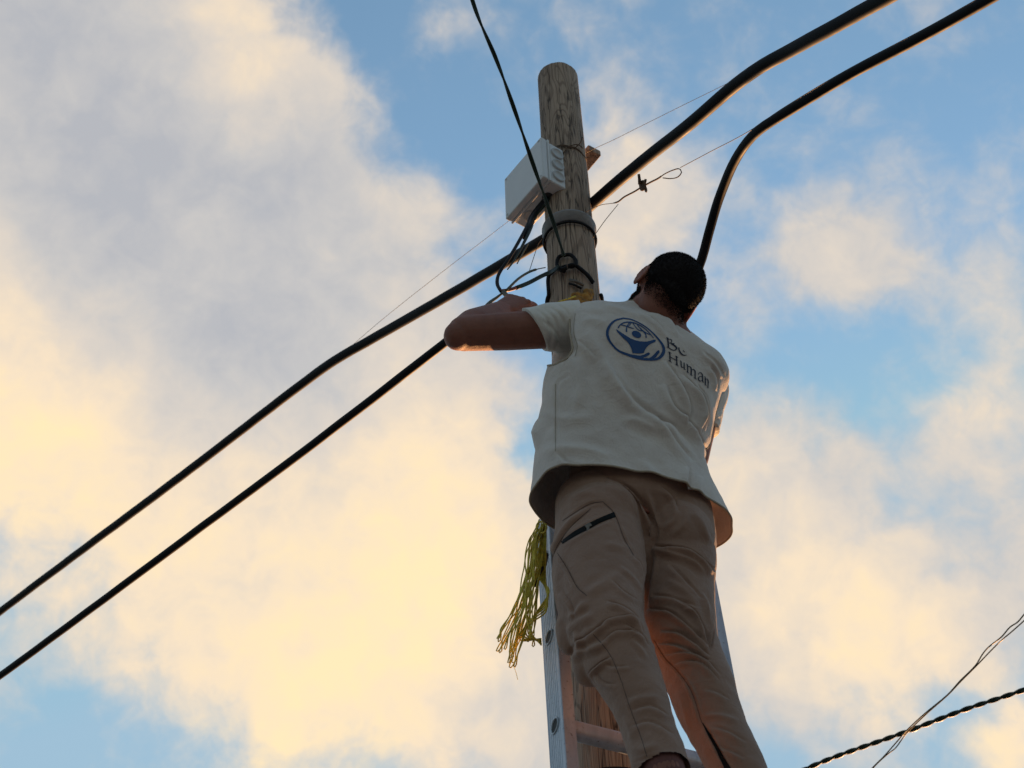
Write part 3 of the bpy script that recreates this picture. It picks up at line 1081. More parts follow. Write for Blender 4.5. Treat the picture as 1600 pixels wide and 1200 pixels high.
# ------------------------------------------------------------------ yellow cord bundle
m = M()
cy = 2.84
anchor = (850, 816)
for k in range(18):
    u = k / 17
    if k % 3 == 2:
        ex, ey = random.uniform(792, 812), random.uniform(1025, 1046)
    elif k % 3 == 1:
        ex, ey = random.uniform(802, 850), random.uniform(985, 1012)
    else:
        ex, ey = random.uniform(774, 800), random.uniform(990, 1022)
    Y = cy + random.uniform(-0.05, 0.03)
    ax_, ay_ = anchor[0] + random.uniform(-7, 5), anchor[1] + random.uniform(-3, 12)
    w1x = random.uniform(832, 848)
    w2x = random.uniform(828, 846)
    mid = random.uniform(0.35, 0.6)

    def down(wx, jit):
        return [(ax_, ay_, cy), (wx - 2 + jit, ay_ + random.uniform(25, 40), Y), (wx - 6 + jit, 890 + random.uniform(-8, 12), Y),
                (wx + (ex - wx) * mid + jit * 1.5 - 4, 905 + (ey - 905) * mid, Y), (ex + (wx - ex) * 0.12 + jit * 1.2, ey - 18, Y)]
    a_ = down(w1x, random.uniform(-2, 2))
    b_ = down(w2x, random.uniform(-5, 7))
    pts = a_ + [(ex - 1, ey, Y), (ex + 3, ey - 1, Y + 0.005)] + b_[::-1]
    q = np.array([P(*p) for p in pts])
    c = spline(q, 110)
    for i in range(len(c)):
        c[i] += np.array(mnoise.noise_vector(Vector(c[i] * 14 + np.array([k, 0, 0])))) * 0.006
    m.tube(c, 0.0015, 6)
for k in range(6):
    pts = [(853, 822, cy), (848 + k, 850, cy - 0.02), (842 + k * 2, 900, cy), (858 - k, 925 + 6 * k, cy - 0.03), (840 - 4 * k, 955 + 5 * k, cy), (828 - 3 * k, 985 + 3 * k, cy), (846, 1008 - k * 2, cy)]
    m.tube(spline(np.array([P(*p) for p in pts]), 70), 0.0019, 6)
for k in range(3):
    ca = spline(np.array([P(846 + 8 * math.cos(t + k), 824 + 9 * math.sin(t + k), cy - 0.012 * k + 0.01 * math.sin(t)) for t in np.linspace(0, 6.3, 12)]), 50)
    m.tube(ca, 0.002, 6)
m.tube(spline(np.array([P(803, 1042, cy), P(806, 1050, cy), P(809, 1062, cy)]), 8), 0.0006, 5)
tag(m.link('cord_bundle', MT['cord'], loc=tuple(P(850, 816, cy))), 'yellow olive cord bundle hanging in loose loops from the top of the ladder', 'cord')

# ================================================================== the man
feet = P(1100, 1240, 2.62)
man = empty('person', tuple(feet))
tag(man, 'man in beige vest and brown trousers on the ladder, seen from behind', 'person')


def pr(px, dep):
    return px * dep / FPX


def limb(pts, n=60):
    """pts = (px, py, Y, radius px); returns smooth centre line and radii in metres"""
    q = []
    for (x, y, Y, r) in pts:
        p = P(x, y, Y)
        q.append([*p, pr(r, (p - CC) @ CF)])
    c = spline(np.array(q), n)
    return c[:, :3], c[:, 3]


# head frame
hr = nrm([0.745, 0.52, -0.42])
hu = nrm(np.array([0, 0, 1.]) - hr * hr[2])
hf = np.cross(hu, hr)
# nod a little
nod = math.radians(-20)
hf, hu = hf * math.cos(nod) - hu * math.sin(nod), hu * math.cos(nod) + hf * math.sin(nod)
HC = P(1043, 456, 2.665)
HA = np.array([hr, hf, hu])


def H(x, y, z):
    return HC + hr * x + hf * y + hu * z


bodym = M()
# skull and face
bodym.ell(H(0, 0.000, 0.012), HA, (0.0765, 0.094, 0.086), 36, 24, 2.15)
bodym.ell(H(0, 0.030, -0.045), HA, (0.060, 0.062, 0.075), 28, 18, 2.3)
bodym.ell(H(0, 0.052, -0.098), HA, (0.040, 0.034, 0.026), 20, 12)
bodym.ell(H(0.036, 0.020, -0.082), HA, (0.026, 0.045, 0.032), 20, 12)
bodym.ell(H(-0.036, 0.020, -0.082), HA, (0.026, 0.045, 0.032), 20, 12)
bodym.ell(H(0, 0.082, 0.018), HA, (0.050, 0.014, 0.012), 20, 10)
bodym.tube([H(0, 0.088, 0.010), H(0, 0.102, -0.014), H(0, 0.112, -0.034), H(0, 0.094, -0.042)], [0.008, 0.010, 0.014, 0.010], 12)
bodym.ell(H(0.011, 0.098, -0.038), HA, (0.008, 0.009, 0.007), 10, 8)
bodym.ell(H(-0.011, 0.098, -0.038), HA, (0.008, 0.009, 0.007), 10, 8)
for sx in (-1, 1):
    bodym.ell(H(sx * 0.031, 0.079, -0.002), HA, (0.014, 0.013, 0.011), 14, 10)
    bodym.ell(H(sx * 0.046, 0.066, -0.028), HA, (0.018, 0.018, 0.015), 14, 10)
bodym.ell(H(0, 0.089, -0.061), HA, (0.023, 0.010, 0.0055), 16, 8)
bodym.ell(H(0, 0.087, -0.072), HA, (0.020, 0.010, 0.006), 16, 8)
# ears: a rim, a bowl and a lobe on each side
for sx in (-1, 1):
    ec = H(sx * 0.0735, -0.002, -0.016)
    out = nrm(hr * sx * 0.90 - hf * 0.30)
    e1 = nrm(hu - out * (hu @ out))
    e2 = np.cross(out, e1)
    if e2 @ hf < 0:
        e2 = -e2
    rim = []
    for t in np.linspace(-0.25, 1.35, 22):
        a = t * math.pi
        rx = 0.0185 * (1.0 - 0.20 * (math.sin(a) < 0))
        # a runs from the front bottom over the top to the lobe
        rim.append(ec + out * (0.008 - 0.002 * math.cos(a)) + e1 * 0.031 * math.sin(a) * (1.0 if math.sin(a) > 0 else 1.05) + e2 * rx * math.cos(a))
    bodym.tube(rim, 0.0042, 8)
    bodym.ell(ec + out * 0.004, np.array([e2, e1, out]), (0.0165, 0.029, 0.0055), 18, 10)
    bodym.ell(ec + out * 0.007 - e1 * 0.027 + e2 * 0.003, np.array([e2, e1, out]), (0.009, 0.010, 0.005), 12, 8)
    bodym.ell(ec - out * 0.002 - e2 * -0.004, np.array([e2, e1, out]), (0.010, 0.022, 0.012), 14, 8)

neck0 = P(1034, 520, 2.735)
bodym.tube(spline([H(0, -0.022, -0.005), H(0, -0.026, -0.065), neck0 * 0.5 + H(0, -0.03, -0.10) * 0.5, neck0, neck0 - Zb * 0.06], 16), [0.058] * 6 + [0.060] * 4 + [0.066] * 3 + [0.075] * 3, 24)
# torso, shoulders, pelvis
SL = P(903, 512, 2.66)
SR = P(1108, 588, 2.84)
pel = P(987, 812, 2.77)
tq = [pel - Zb * 0.04, pel + Zb * 0.06, P(998, 700, 2.75), P(1003, 620, 2.73), P(1012, 560, 2.72), P(1028, 520, 2.70)]
bodym.tube(spline(tq, 24), np.interp(np.linspace(0, 1, 24), [0, 0.3, 0.6, 0.85, 1], [0.125, 0.11, 0.12, 0.125, 0.065]), 28, ref=Fb,
           rad2=np.interp(np.linspace(0, 1, 24), [0, 0.3, 0.6, 0.85, 1], [0.08, 0.075, 0.08, 0.075, 0.05]))
bodym.ell(P(893, 556, 2.74), np.array([Rb, Fb, Zb]), (0.03, 0.045, 0.06), 18, 12)
bodym.tube(spline([SL, (SL + neck0) / 2 + Zb * 0.005, neck0 - Zb * 0.02, (SR + neck0) / 2 + Zb * 0.005, SR], 20), [0.046] + [0.050] * 18 + [0.046], 18)


def arm(S, E, Wp, ra=0.050, rb=0.043, rc=0.026, refn=None):
    m = bodym
    ua = spline([S, S + (E - S) * 0.35, S + (E - S) * 0.75, E], 20)
    m.tube(ua, np.interp(np.linspace(0, 1, 20), [0, .3, .6, 1], [ra * 1.05, ra, rb, rb * 0.92]), 20)
    m.ell(E, np.eye(3), (rb * 0.93,) * 3, 18, 12)
    fa = spline([E, E + (Wp - E) * 0.3, E + (Wp - E) * 0.7, Wp], 20)
    m.tube(fa, np.interp(np.linspace(0, 1, 20), [0, .25, .6, 1], [rb * 0.90, rb * 1.02, rb * 0.82, rc]), 20)


EL = P(726, 521, 2.64)
WL = P(783, 487, 2.765)
arm(SL, EL, WL, 0.0485, 0.0480, 0.029)
bodym.ell(P(716, 525, 2.635), np.eye(3), (0.037, 0.037, 0.037), 14, 10)
ER = P(1083, 714, 2.86)
WR = P(985, 610, 3.00)
arm(SR, ER, WR, 0.045, 0.042, 0.027)


def hand(Wp, d, n, side, curls, spread=0.0, tcurl=0.5):
    """palm, four unequal fingers with bent joints and a thumb from the side; side=+1: thumb on +w"""
    m = bodym
    d = nrm(d)
    n = nrm(n - d * (n @ d))
    w = np.cross(d, n)
    pp = [Wp, Wp + d * 0.025, Wp + d * 0.055, Wp + d * 0.086]
    m.tube(spline(pp, 10), np.interp(np.linspace(0, 1, 10), [0, .4, 1], [0.029, 0.037, 0.041]), 18, ref=n, rad2=np.interp(np.linspace(0, 1, 10), [0, .5, 1], [0.022, 0.017, 0.0135]), expo=2.6)
    m.ell(Wp + d * 0.035 + w * side * 0.022 - n * 0.010, np.array([d, w, n]), (0.032, 0.017, 0.016), 16, 10)
    for i, (off, L) in enumerate(((0.030, 0.92), (0.010, 1.0), (-0.010, 0.95), (-0.029, 0.76))):
        base = Wp + d * (0.084 - 0.004 * abs(i - 1)) + w * side * off
        m.ell(base + n * 0.003, np.array([d, w, n]), (0.012, 0.0105, 0.0115), 12, 8)
        ang = 0
        pts = [base - d * 0.02, base]
        dd = d + w * side * off * spread
        p = base
        for k, (sl_, cu) in enumerate(zip((0.043, 0.027, 0.021), curls[i])):
            ang += cu
            step = nrm(dd) * math.cos(ang) - n * math.sin(ang)
            p = p + step * sl_ * L
            pts.append(p)
        c = spline(pts, 22)
        m.tube(c, np.interp(np.linspace(0, 1, 22), [0, .25, .5, .75, 1], [0.0095, 0.0095, 0.0086, 0.0080, 0.0064]), 12)
        for q, rr in ((pts[2], 0.0094), (pts[3], 0.0085), (pts[4], 0.0066)):
            m.ell(q, np.eye(3), (rr,) * 3, 10, 8)
    tb = Wp + d * 0.022 + w * side * 0.028 - n * 0.008
    t1 = tb + nrm(d * 0.55 + w * side * 0.75 - n * 0.35) * 0.040
    t2 = t1 + nrm(d * 0.9 + w * side * (0.45 - tcurl) - n * 0.5) * 0.032
    t3 = t2 + nrm(d * 0.85 - w * side * tcurl * 0.9 - n * 0.6) * 0.025
    c = spline([tb, t1, t2, t3], 20)
    m.tube(c, np.interp(np.linspace(0, 1, 20), [0, .4, .7, 1], [0.015, 0.0120, 0.0110, 0.0078]), 12)
    m.ell(t3, np.eye(3), (0.0080,) * 3, 10, 8)


hd_ = nrm(P(829, 459, 2.80) - WL)
hand(WL, hd_, nrm(-CF * 0.55 + CU * 0.9), 1, ((0.5, 1.0, 0.7), (0.65, 1.1, 0.7), (0.8, 1.1, 0.8), (0.9, 1.1, 0.8)), tcurl=0.6)
hdr = nrm(P(935, 560, 3.06) - WR)
hand(WR, hdr, nrm(-Fb * 0.3 + Zb), 1, ((0.6, 0.9, 0.6), (0.7, 1.0, 0.6), (0.8, 1.0, 0.7), (0.9, 1.0, 0.7)), tcurl=0.6)

# legs inside the trousers down to bare ankles and feet
LLp = [(930, 800, 2.73, 52), (937, 890, 2.70, 45), (950, 985, 2.65, 38), (983, 1065, 2.612, 34), (1018, 1150, 2.582, 28), (1036, 1200, 2.56, 33), (1049, 1245, 2.555, 33)]
RLp = [(1050, 815, 2.81, 52), (1058, 910, 2.79, 42), (1072, 1005, 2.76, 36), (1102, 1090, 2.73, 33), (1140, 1180, 2.703, 30), (1172, 1250, 2.69, 33), (1184, 1290, 2.69, 33)]
for pts in (LLp, RLp):
    c, r = limb(pts, 40)
    bodym.tube(c, r, 20)
for k, pts in enumerate((LLp, RLp)):
    a_ = P(*pts[-1][:3])
    for j in range(2):
        pass
    toe = a_ + Fb * 0.17 - Zb * 0.065
    bodym.tube(spline([a_, a_ - Zb * 0.035 + Fb * 0.02, a_ - Zb * 0.055 + Fb * 0.09, toe], 14), np.interp(np.linspace(0, 1, 14), [0, .4, .8, 1], [0.036, 0.042, 0.042, 0.028]), 16, ref=Zb,
               rad2=np.interp(np.linspace(0, 1, 14), [0, .4, .8, 1], [0.036, 0.034, 0.024, 0.018]))
bv_, bf_ = remesh(bodym, 0.0034, 5)
body_o = link('body', bv_, bf_, MT['skin'], man)

# hair and beard, grown from the scalp surface
rel = (bv_ - HC) @ HA.T
bn_ = vnormals(bv_, bf_)


def hairline(q):
    x, y, z = q[:, 0], q[:, 1], q[:, 2]
    ear = np.exp(-(((y + 0.002) / 0.028) ** 2)) * (np.abs(x) > 0.045)
    h = np.where(y < -0.02, -0.098 + 0.35 * (y + 0.095), -0.072 + 0.6 * (y + 0.02))
    h = np.maximum(h, -0.098 + ear * 0.108)
    h = h - 0.022 * np.exp(-((x - 0.012) / 0.034) ** 2) * (y < -0.03)
    h = np.where(y > 0.03, 0.030 + (y - 0.03) * 0.55, h)
    return z - h


near = (np.linalg.norm((bv_ - H(0, 0, 0.01)), axis=1) < 0.135)
hl = hairline(rel)
wob = np.array([mnoise.noise(Vector(p)) for p in (rel * 90).tolist()]) * 0.004
isear = (np.abs(rel[:, 0]) > 0.0745) & (np.abs(rel[:, 1] + 0.008) < 0.032) & (rel[:, 2] < 0.022)
hv = near & (hl + wob > 0.0) & ~isear


def shell(name, mask, off_fn, mat, spikes, length, dens_fn, lean):
    idx = -np.ones(len(bv_), int)
    keep = [f for f in bf_ if all(mask[i] for i in f)]
    used = sorted({i for f in keep for i in f})
    idx[used] = np.arange(len(used))
    V = bv_[used] + bn_[used] * off_fn(used)[:, None]
    Fs = [tuple(idx[i] for i in f) for f in keep]
    m = M()
    m.add(V, Fs)
    fa = np.array([f[:3] for f in Fs])
    sel = rng.integers(0, len(fa), spikes)
    vv, ff = [], []
    for s in sel:
        f = fa[s]
        w_ = rng.dirichlet((1, 1, 1))
        p = V[f[0]] * w_[0] + V[f[1]] * w_[1] + V[f[2]] * w_[2]
        i0 = used[f[0]]
        if rng.random() > dens_fn(i0):
            continue
        n_ = bn_[i0]
        d_ = nrm(n_ + lean * rng.normal(0, 1, 3) * 0.45 - hu * 0.35 * lean)
        sd = nrm(np.cross(d_, rng.normal(0, 1, 3)))
        L_ = length * rng.uniform(0.5, 1.1) * (0.4 + 0.6 * min(1, max(0, hl[i0] / 0.05)) if name == 'hair' else 1)
        k = len(vv)
        vv += [p - sd * 0.0005, p + sd * 0.0005, p + d_ * L_]
        ff.append((k, k + 1, k + 2))
    m.add(np.array(vv), ff)
    return m.link(name, mat, man)


shell('hair', hv & (hl + 1.5 * wob > 0.030), lambda u: 0.0008 + 0.0050 * np.clip((hl[u] - 0.030) / 0.06, 0, 1), MT['hair'], 22000, 0.0048, lambda i: 1.0, 1.3)
m = M()
# the shaved fade below it: sparse stubble only
fade = [i for i in np.where(near & (hl + wob > -0.012) & (hl < 0.05) & ~isear)[0]]
vv, ff = [], []
for s in rng.choice(fade, 42000):
    t_ = (hl[s] + 0.012) / 0.045
    if rng.random() > min(1, max(0.05, t_)):
        continue
    p = bv_[s] + rng.normal(0, 0.0012, 3)
    n_ = bn_[s]
    d_ = nrm(n_ * 0.6 + rng.normal(0, 0.5, 3))
    sd = nrm(np.cross(d_, rng.normal(0, 1, 3)))
    k = len(vv)
    vv += [p - sd * 0.0007 - n_ * 0.001, p + sd * 0.0007 - n_ * 0.001, p + d_ * 0.0034]
    ff.append((k, k + 1, k + 2))
m.add(np.array(vv), ff)
tag(m.link('stubble', MT['hair'], man), 'short faded hair round the ears and nape')
jaw = near | (np.linalg.norm(bv_ - H(0, 0.04, -0.09), axis=1) < 0.09)
bmask = jaw & (rel[:, 1] > 0.004) & ((np.abs(rel[:, 0]) < 0.066) | (rel[:, 1] > 0.03)) & (rel[:, 2] < -0.034 - 0.2 * np.clip(rel[:, 1] - 0.02, 0, 1)) & (rel[:, 2] > -0.135) & ((rel[:, 2] < -0.052) | (np.abs(rel[:, 0]) > 0.035)) \
    & ~((np.abs(rel[:, 0]) < 0.026) & (np.abs(rel[:, 2] + 0.067) < 0.012))
shell('beard', bmask, lambda u: np.full(len(u), 0.0018), MT['hair'], 6000, 0.006, lambda i: 1.0, 1.0)

# ------------------------------------------------------------------ t-shirt
tm = M()
ntor = 40
tm.tube(spline([tq[1]] + tq[2:], ntor), np.interp(np.linspace(0, 1, ntor), [0, 0.4, 0.8, 0.93, 1], [0.130, 0.135, 0.145, 0.11, 0.072]), 60, ref=Fb,
        rad2=np.interp(np.linspace(0, 1, ntor), [0, 0.4, 0.8, 0.93, 1], [0.090, 0.093, 0.092, 0.075, 0.056]))
tm.ell(P(890, 566, 2.735), np.array([Rb, Fb, Zb]), (0.042, 0.055, 0.085), 26, 18)
tm.tube(spline([SL, (SL + neck0) / 2, neck0 - Zb * 0.03, (SR + neck0) / 2, SR], 30), 0.056, 30)
# left sleeve
slc = [(905, 511, 2.665, 43), (880, 512, 2.662, 40.5), (855, 514, 2.655, 37.5), (836, 515, 2.65, 35.5)]
c, r = limb(slc, 60)
sm_ = M()
sm_.tube(c, r, 90, ref=Zb)
sv, sf = sm_.V(), sm_.f
# slanted sleeve end: push the top further out than the bottom
SLEEVE_F = [((837, 484), (852, 497), (860, 520), (858, 546)), ((848, 482), (866, 500), (872, 525), (866, 548)),
            ((858, 480), (876, 495), (884, 515)), ((828, 492), (838, 512), (846, 538)), ((870, 478), (882, 484), (889, 494)), ((846, 500), (862, 512), (880, 540))]
along = (sv - c[-1]) @ nrm(c[-1] - c[0])
pxs, _ = proj(sv)
shift = np.clip(1 + along / 0.10, 0, 1)
k_ = (515 - pxs[:, 1]) / 33.0
sv = sv + nrm(c[-1] - c[0]) * (shift * k_ * 0.025)[:, None]
sv = sculpt(sv, sf, [(f_, 5, 3.2, 's') for f_ in SLEEVE_F])
sv = noise_disp(sv, vnormals(sv, sf), 22, 0.004)
# right sleeve
c, r = limb([(1096, 590, 2.84, 40), (1103, 622, 2.845, 34), (1100, 650, 2.85, 30), (1098, 670, 2.855, 27)], 60)
sr_ = M()
sr_.tube(c, r, 90, ref=Fb)
rv, rf = sr_.V(), sr_.f
rv = sculpt(rv, rf, [(((1080, 640), (1105, 650), (1128, 640)), 4, 3, 's'), (((1085, 655), (1105, 668), (1124, 655)), 4, 3, 's'), (((1120, 600), (1118, 630), (1125, 655)), 4, 3, 's')])
rv = noise_disp(rv, vnormals(rv, rf), 24, 0.007)
ts = M()
ts.add(tm.V(), tm.f)
ts.add(sv, sf)
ts.add(rv, rf)
tsho = ts.link('t_shirt', MT['shirt'], man)

# ------------------------------------------------------------------ vest
# rows from hem to collar: (left px, left py, right px, right py, centre Y, back depth, front depth, exponent)
VR = [
    (0.00, 839, 751, 1135, 842, 2.775, 0.128, 0.150, 2.25),
    (0.06, 839, 735, 1126, 820, 2.775, 0.130, 0.148, 2.25),
    (0.16, 840, 707, 1106, 784, 2.770, 0.132, 0.140, 2.25),
    (0.30, 843, 668, 1092, 742, 2.760, 0.130, 0.135, 2.3),
    (0.45, 850, 625, 1103, 702, 2.750, 0.128, 0.130, 2.3),
    (0.58, 858, 586, 1112, 664, 2.740, 0.126, 0.126, 2.35),
    (0.70, 868, 552, 1122, 632, 2.730, 0.124, 0.120, 2.4),
    (0.80, 880, 522, 1135, 611, 2.725, 0.116, 0.112, 2.4),
    (0.88, 889, 495, 1132, 589, 2.715, 0.094, 0.100, 2.3),
    (0.94, 908, 481, 1113, 568, 2.705, 0.066, 0.088, 2.1),
    (0.975, 940, 477, 1092, 547, 2.700, 0.045, 0.078, 2.0),
    (1.00, 972, 476, 1076, 526, 2.695, 0.034, 0.070, 2.0),
]
VR = np.array(VR, float)
nrow, nseg = 230, 380
tt = np.linspace(0, 1, nrow)
ctrl = []
for row in VR:
    _, xl, yl, xr, yr, Yc, db, df, ex = row
    hw = (xr - xl) / 2 * 3.85 / FPX
    dY = hw * math.sin(PSI)
    L_ = P(xl, yl, Yc - dY)
    R_ = P(xr, yr, Yc + dY)
    ctrl.append([*L_, *R_, db, df, ex])
ctrl = np.array(ctrl)


def interp_rows(tv):
    out = np.empty((len(tv), ctrl.shape[1]))
    for k in range(ctrl.shape[1]):
        # smooth monotone-ish interpolation
        x, y = VR[:, 0], ctrl[:, k]
        d = np.gradient(y, x)
        i = np.clip(np.searchsorted(x, tv, 'right') - 1, 0, len(x) - 2)
        h = x[i + 1] - x[i]
        s = (tv - x[i]) / h
        out[:, k] = (2 * s ** 3 - 3 * s ** 2 + 1) * y[i] + (s ** 3 - 2 * s ** 2 + s) * h * d[i] + (-2 * s ** 3 + 3 * s ** 2) * y[i + 1] + (s ** 3 - s ** 2) * h * d[i + 1]
    return out


rowsv = interp_rows(tt)
vrings = []
ang = np.linspace(0, 2 * math.pi, nseg, endpoint=False)
for row in rowsv:
    L_, R_, db, df, ex = row[:3], row[3:6], row[6], row[7], row[8]
    c = (L_ + R_) / 2
    a = (R_ - L_) / 2
    bk = nrm(np.cross(Zb + 0.0 * Fb, a))
    if bk @ Fb > 0:
        bk = -bk
    bk = nrm(bk)
    ca, sa = np.cos(ang), np.sin(ang)
    ce = np.sign(ca) * np.abs(ca) ** (2 / ex)
    se = np.sign(sa) * np.abs(sa) ** (2 / ex)
    dep = np.where(sa > 0, db, df)
    ring = c + np.outer(ce, a) + (se * dep)[:, None] * bk
    vrings.append(ring)
vrings = np.array(vrings)
# the neckline rises at the nape
for i in range(nrow):
    k = max(0, (tt[i] - 0.86) / 0.14) ** 1.5
    vrings[i] += (0.006 * k * np.clip(np.sin(ang), 0, 1) ** 1.2)[:, None] * Zb
# hem waves
for i in range(nrow):
    k = max(0, 1 - tt[i] / 0.35)
    if k > 0:
        cen = vrings[i].mean(0)
        rad = vrings[i] - cen
        rad /= np.linalg.norm(rad, axis=1)[:, None]
        vrings[i] += rad * (0.0035 * k * np.sin(ang * 5 + 0.6) + 0.002 * k * np.sin(ang * 9 + 2))[:, None]
vm_ = M()
vm_.grid(vrings, cap=False)
vV, vF = vm_.V(), vm_.f
nn = vnormals(vV, vF)
if (nn[:nseg] * (vV[:nseg] - vV[:nseg].mean(0))).sum() < 0:
    vF = [tuple(reversed(f)) for f in vF]
VFOLD = [
    (((950, 560), (959, 582), (984, 616), (1015, 645), (1055, 668), (1083, 700)), 11, 7, 's'),
    (((1040, 600), (1052, 632), (1072, 653), (1095, 684), (1108, 712)), 6, 7, 's'),
    (((1040, 562), (1056, 590), (1070, 615), (1079, 640), (1075, 664)), 5, 6, 's'),
    (((1066, 585), (1085, 605), (1096, 625), (1101, 650), (1096, 678)), 5, 6, 's'),
    (((1090, 600), (1104, 622), (1108, 650), (1104, 675)), 4, 5, 's'),
    (((1015, 640), (1040, 665), (1060, 690), (1085, 722)), 8, 5, 's'),
    (((890, 585), (872, 600), (869, 640), (868, 702)), 3, 1.6, 'v'),
    (((1000, 715), (1020, 745), (1043, 775)), 9, 4, 'r'),
    (((1078, 730), (1077, 750), (1083, 770), (1090, 782)), 6, 5, 's'),
    (((1096, 745), (1091, 765), (1096, 785)), 6, 3, 'r'),
    (((970, 655), (1000, 660), (1030, 678)), 7, 3, 'r'),
    (((985, 482), (1010, 494), (1030, 509), (1044, 526)), 4, 3.5, 's'),
    (((1012, 488), (1037, 494), (1052, 506), (1064, 524)), 4, 3.5, 's'),
    (((945, 478), (975, 486), (1000, 500)), 5, 2.5, 'r'),
    (((915, 520), (932, 545), (955, 585), (985, 632)), 12, 6, 'r'),
    (((900, 560), (905, 600), (900, 650)), 9, 3.5, 'r'),
    (((845, 640), (880, 655), (930, 650)), 9, 2.5, 'r'),
    (((845, 710), (880, 700), (930, 705), (960, 715)), 8, 3.0, 'r'),
    (((868, 705), (890, 722), (920, 728)), 6, 2.5, 's'),
    (((1110, 570), (1122, 590), (1124, 612)), 5, 3.5, 's'),
    (((1100, 548), (1120, 566), (1134, 590)), 5, 3, 's'),
    (((895, 478), (893, 500), (893, 520), (898, 545), (888, 560)), 3, 3.0, 'v'),
    (((905, 505), (925, 500), (950, 505)), 6, 2.2, 'r'),
    (((902, 530), (915, 540), (935, 560)), 5, 2.5, 's'),
    (((870, 745), (905, 735), (960, 742), (1020, 758), (1080, 785), (1112, 808)), 3.0, 0.9, 'v'),
]
VFOLD = [(p_, w_ * 0.85, a_, k_) for (p_, w_, a_, k_) in VFOLD]
vV = sculpt(vV, vF, VFOLD, 1.9)
N_ = vnormals(vV, vF)
vV = noise_disp(vV, N_, 7, 0.006, seed=3)
vV = noise_disp(vV, N_, 16, 0.004, seed=9)
vV = noise_disp(vV, N_, 40, 0.0012, seed=5)
# pocket flap jutting from the front on the left side
px_, _ = proj(vV)
bc = (vV - (SL + SR) / 2) @ Fb
tri = np.clip(1 - np.abs(px_[:, 1] - 678) / 24.0, 0, 1)
frontm = (bc > 0.04) & (((vV - SL) @ Rb) < 0.12)
vV[frontm] += (-Rb * 0.014)[None, :] * (tri[frontm] ** 0.8)[:, None] * np.clip((bc[frontm] - 0.04) / 0.03, 0, 1)[:, None]


def inside(poly, X, Y):
    res = np.zeros(X.shape, bool)
    n = len(poly)
    for i in range(n):
        x1, y1 = poly[i]
        x2, y2 = poly[(i + 1) % n]
        if y1 == y2:
            continue
        c = ((y1 > Y) != (y2 > Y)) & (X < (x2 - x1) * (Y - y1) / (y2 - y1) + x1)
        res ^= c
    return res


def armhole(S, axis, r, keep_in):
    ax_ = nrm(axis)
    v = vV - S
    al = v @ ax_
    rad = np.linalg.norm(v - np.outer(al, ax_), axis=1)
    return (al > keep_in) & (rad < r)


px_, _ = proj(vV)
holeL = inside([(700, 380), (892, 380), (892, 470), (889, 500), (889, 522), (894, 545), (886, 560), (872, 567), (859, 570), (700, 585)], px_[:, 0], px_[:, 1]) & (((vV - SL) @ Rb) < 0.10)
holeR = armhole(SR + (ER - SR) * 0.35, ER - SR, 0.058, 0.02)
bad = holeL | holeR
vF = [f for f in vF if not any(bad[i] for i in f)]
used = np.zeros(len(vV), bool)
for f in vF:
    used[list(f)] = True
remap = np.cumsum(used) - 1
vF = [tuple(int(remap[i]) for i in f) for f in vF]
vV = vV[used]
vest = link('vest', vV, vF, MT['vest'], man)
so_ = vest.modifiers.new('thick', 'SOLIDIFY')
so_.thickness = 0.0022
so_.offset = -1

bvh = BVHTree.FromPolygons(vV.tolist(), vF)
# piping along every open edge of the vest: armholes, hem and neckline
ecount = {}
for f in vF:
    for a, b in zip(f, f[1:] + f[:1]):
        ecount[(min(a, b), max(a, b))] = ecount.get((min(a, b), max(a, b)), 0) + 1
nxt = {}
for (a, b), c_ in ecount.items():
    if c_ == 1:
        nxt.setdefault(a, []).append(b)
        nxt.setdefault(b, []).append(a)
seen = set()
for st in list(nxt):
    if st in seen:
        continue
    loop = [st]
    seen.add(st)
    cur = st
    while True:
        cand = [q for q in nxt[cur] if q not in seen]
        if not cand:
            break
        cur = cand[0]
        seen.add(cur)
        loop.append(cur)
    if len(loop) < 60:
        continue
    L_ = vV[loop]
    for _ in range(6):
        L_ = 0.5 * L_ + 0.25 * (np.roll(L_, 1, 0) + np.roll(L_, -1, 0))
    L_ = L_[::2]
    m = M()
    m.tube(np.vstack([L_, L_[:1]]), 0.0026, 8, cap=False)
    m.link('piping', MT['piping'], vest)


def cast(x, y, tree=None):
    d = Vector(nrm(ray(x, y)))
    loc, n, i, dist = (tree or bvh).ray_cast(Vector(CC), d)
    if loc is None:
        return None
    if n.dot(d) > 0:
        n = -n
    return np.array(loc), np.array(n)


# rolled hem and collar edge
def edge_tube(name, ring_pts, r, mat, parent, up):
    m = M()
    m.tube(np.vstack([ring_pts, ring_pts[:1]]), r, 8, cap=False)
    return m.link(name, mat, parent)


# ---- print on the back: rasterised shapes laid on the cloth as a thin layer
def stroke(pts, X, Y, closed=False, smooth=True):
    p = np.array(pts, float)
    if p.shape[1] == 2:
        p = np.hstack([p, np.full((len(p), 1), 14.0)])
    if closed:
        p = np.vstack([p, p[:1]])
    if smooth and len(p) > 2:
        q = spline(np.hstack([p[:, :2], np.zeros((len(p), 1)), p[:, 2:]]), len(p) * 8)
        p = q[:, [0, 1, 3]]
    res = np.zeros(X.shape, bool)
    for i in range(len(p) - 1):
        a, b = p[i, :2], p[i + 1, :2]
        ab = b - a
        L2 = max(1e-9, ab @ ab)
        t = np.clip(((X - a[0]) * ab[0] + (Y - a[1]) * ab[1]) / L2, 0, 1)
        w = p[i, 2] * (1 - t) + p[i + 1, 2] * t
        res |= (X - a[0] - t * ab[0]) ** 2 + (Y - a[1] - t * ab[1]) ** 2 < (w / 2) ** 2
    return res


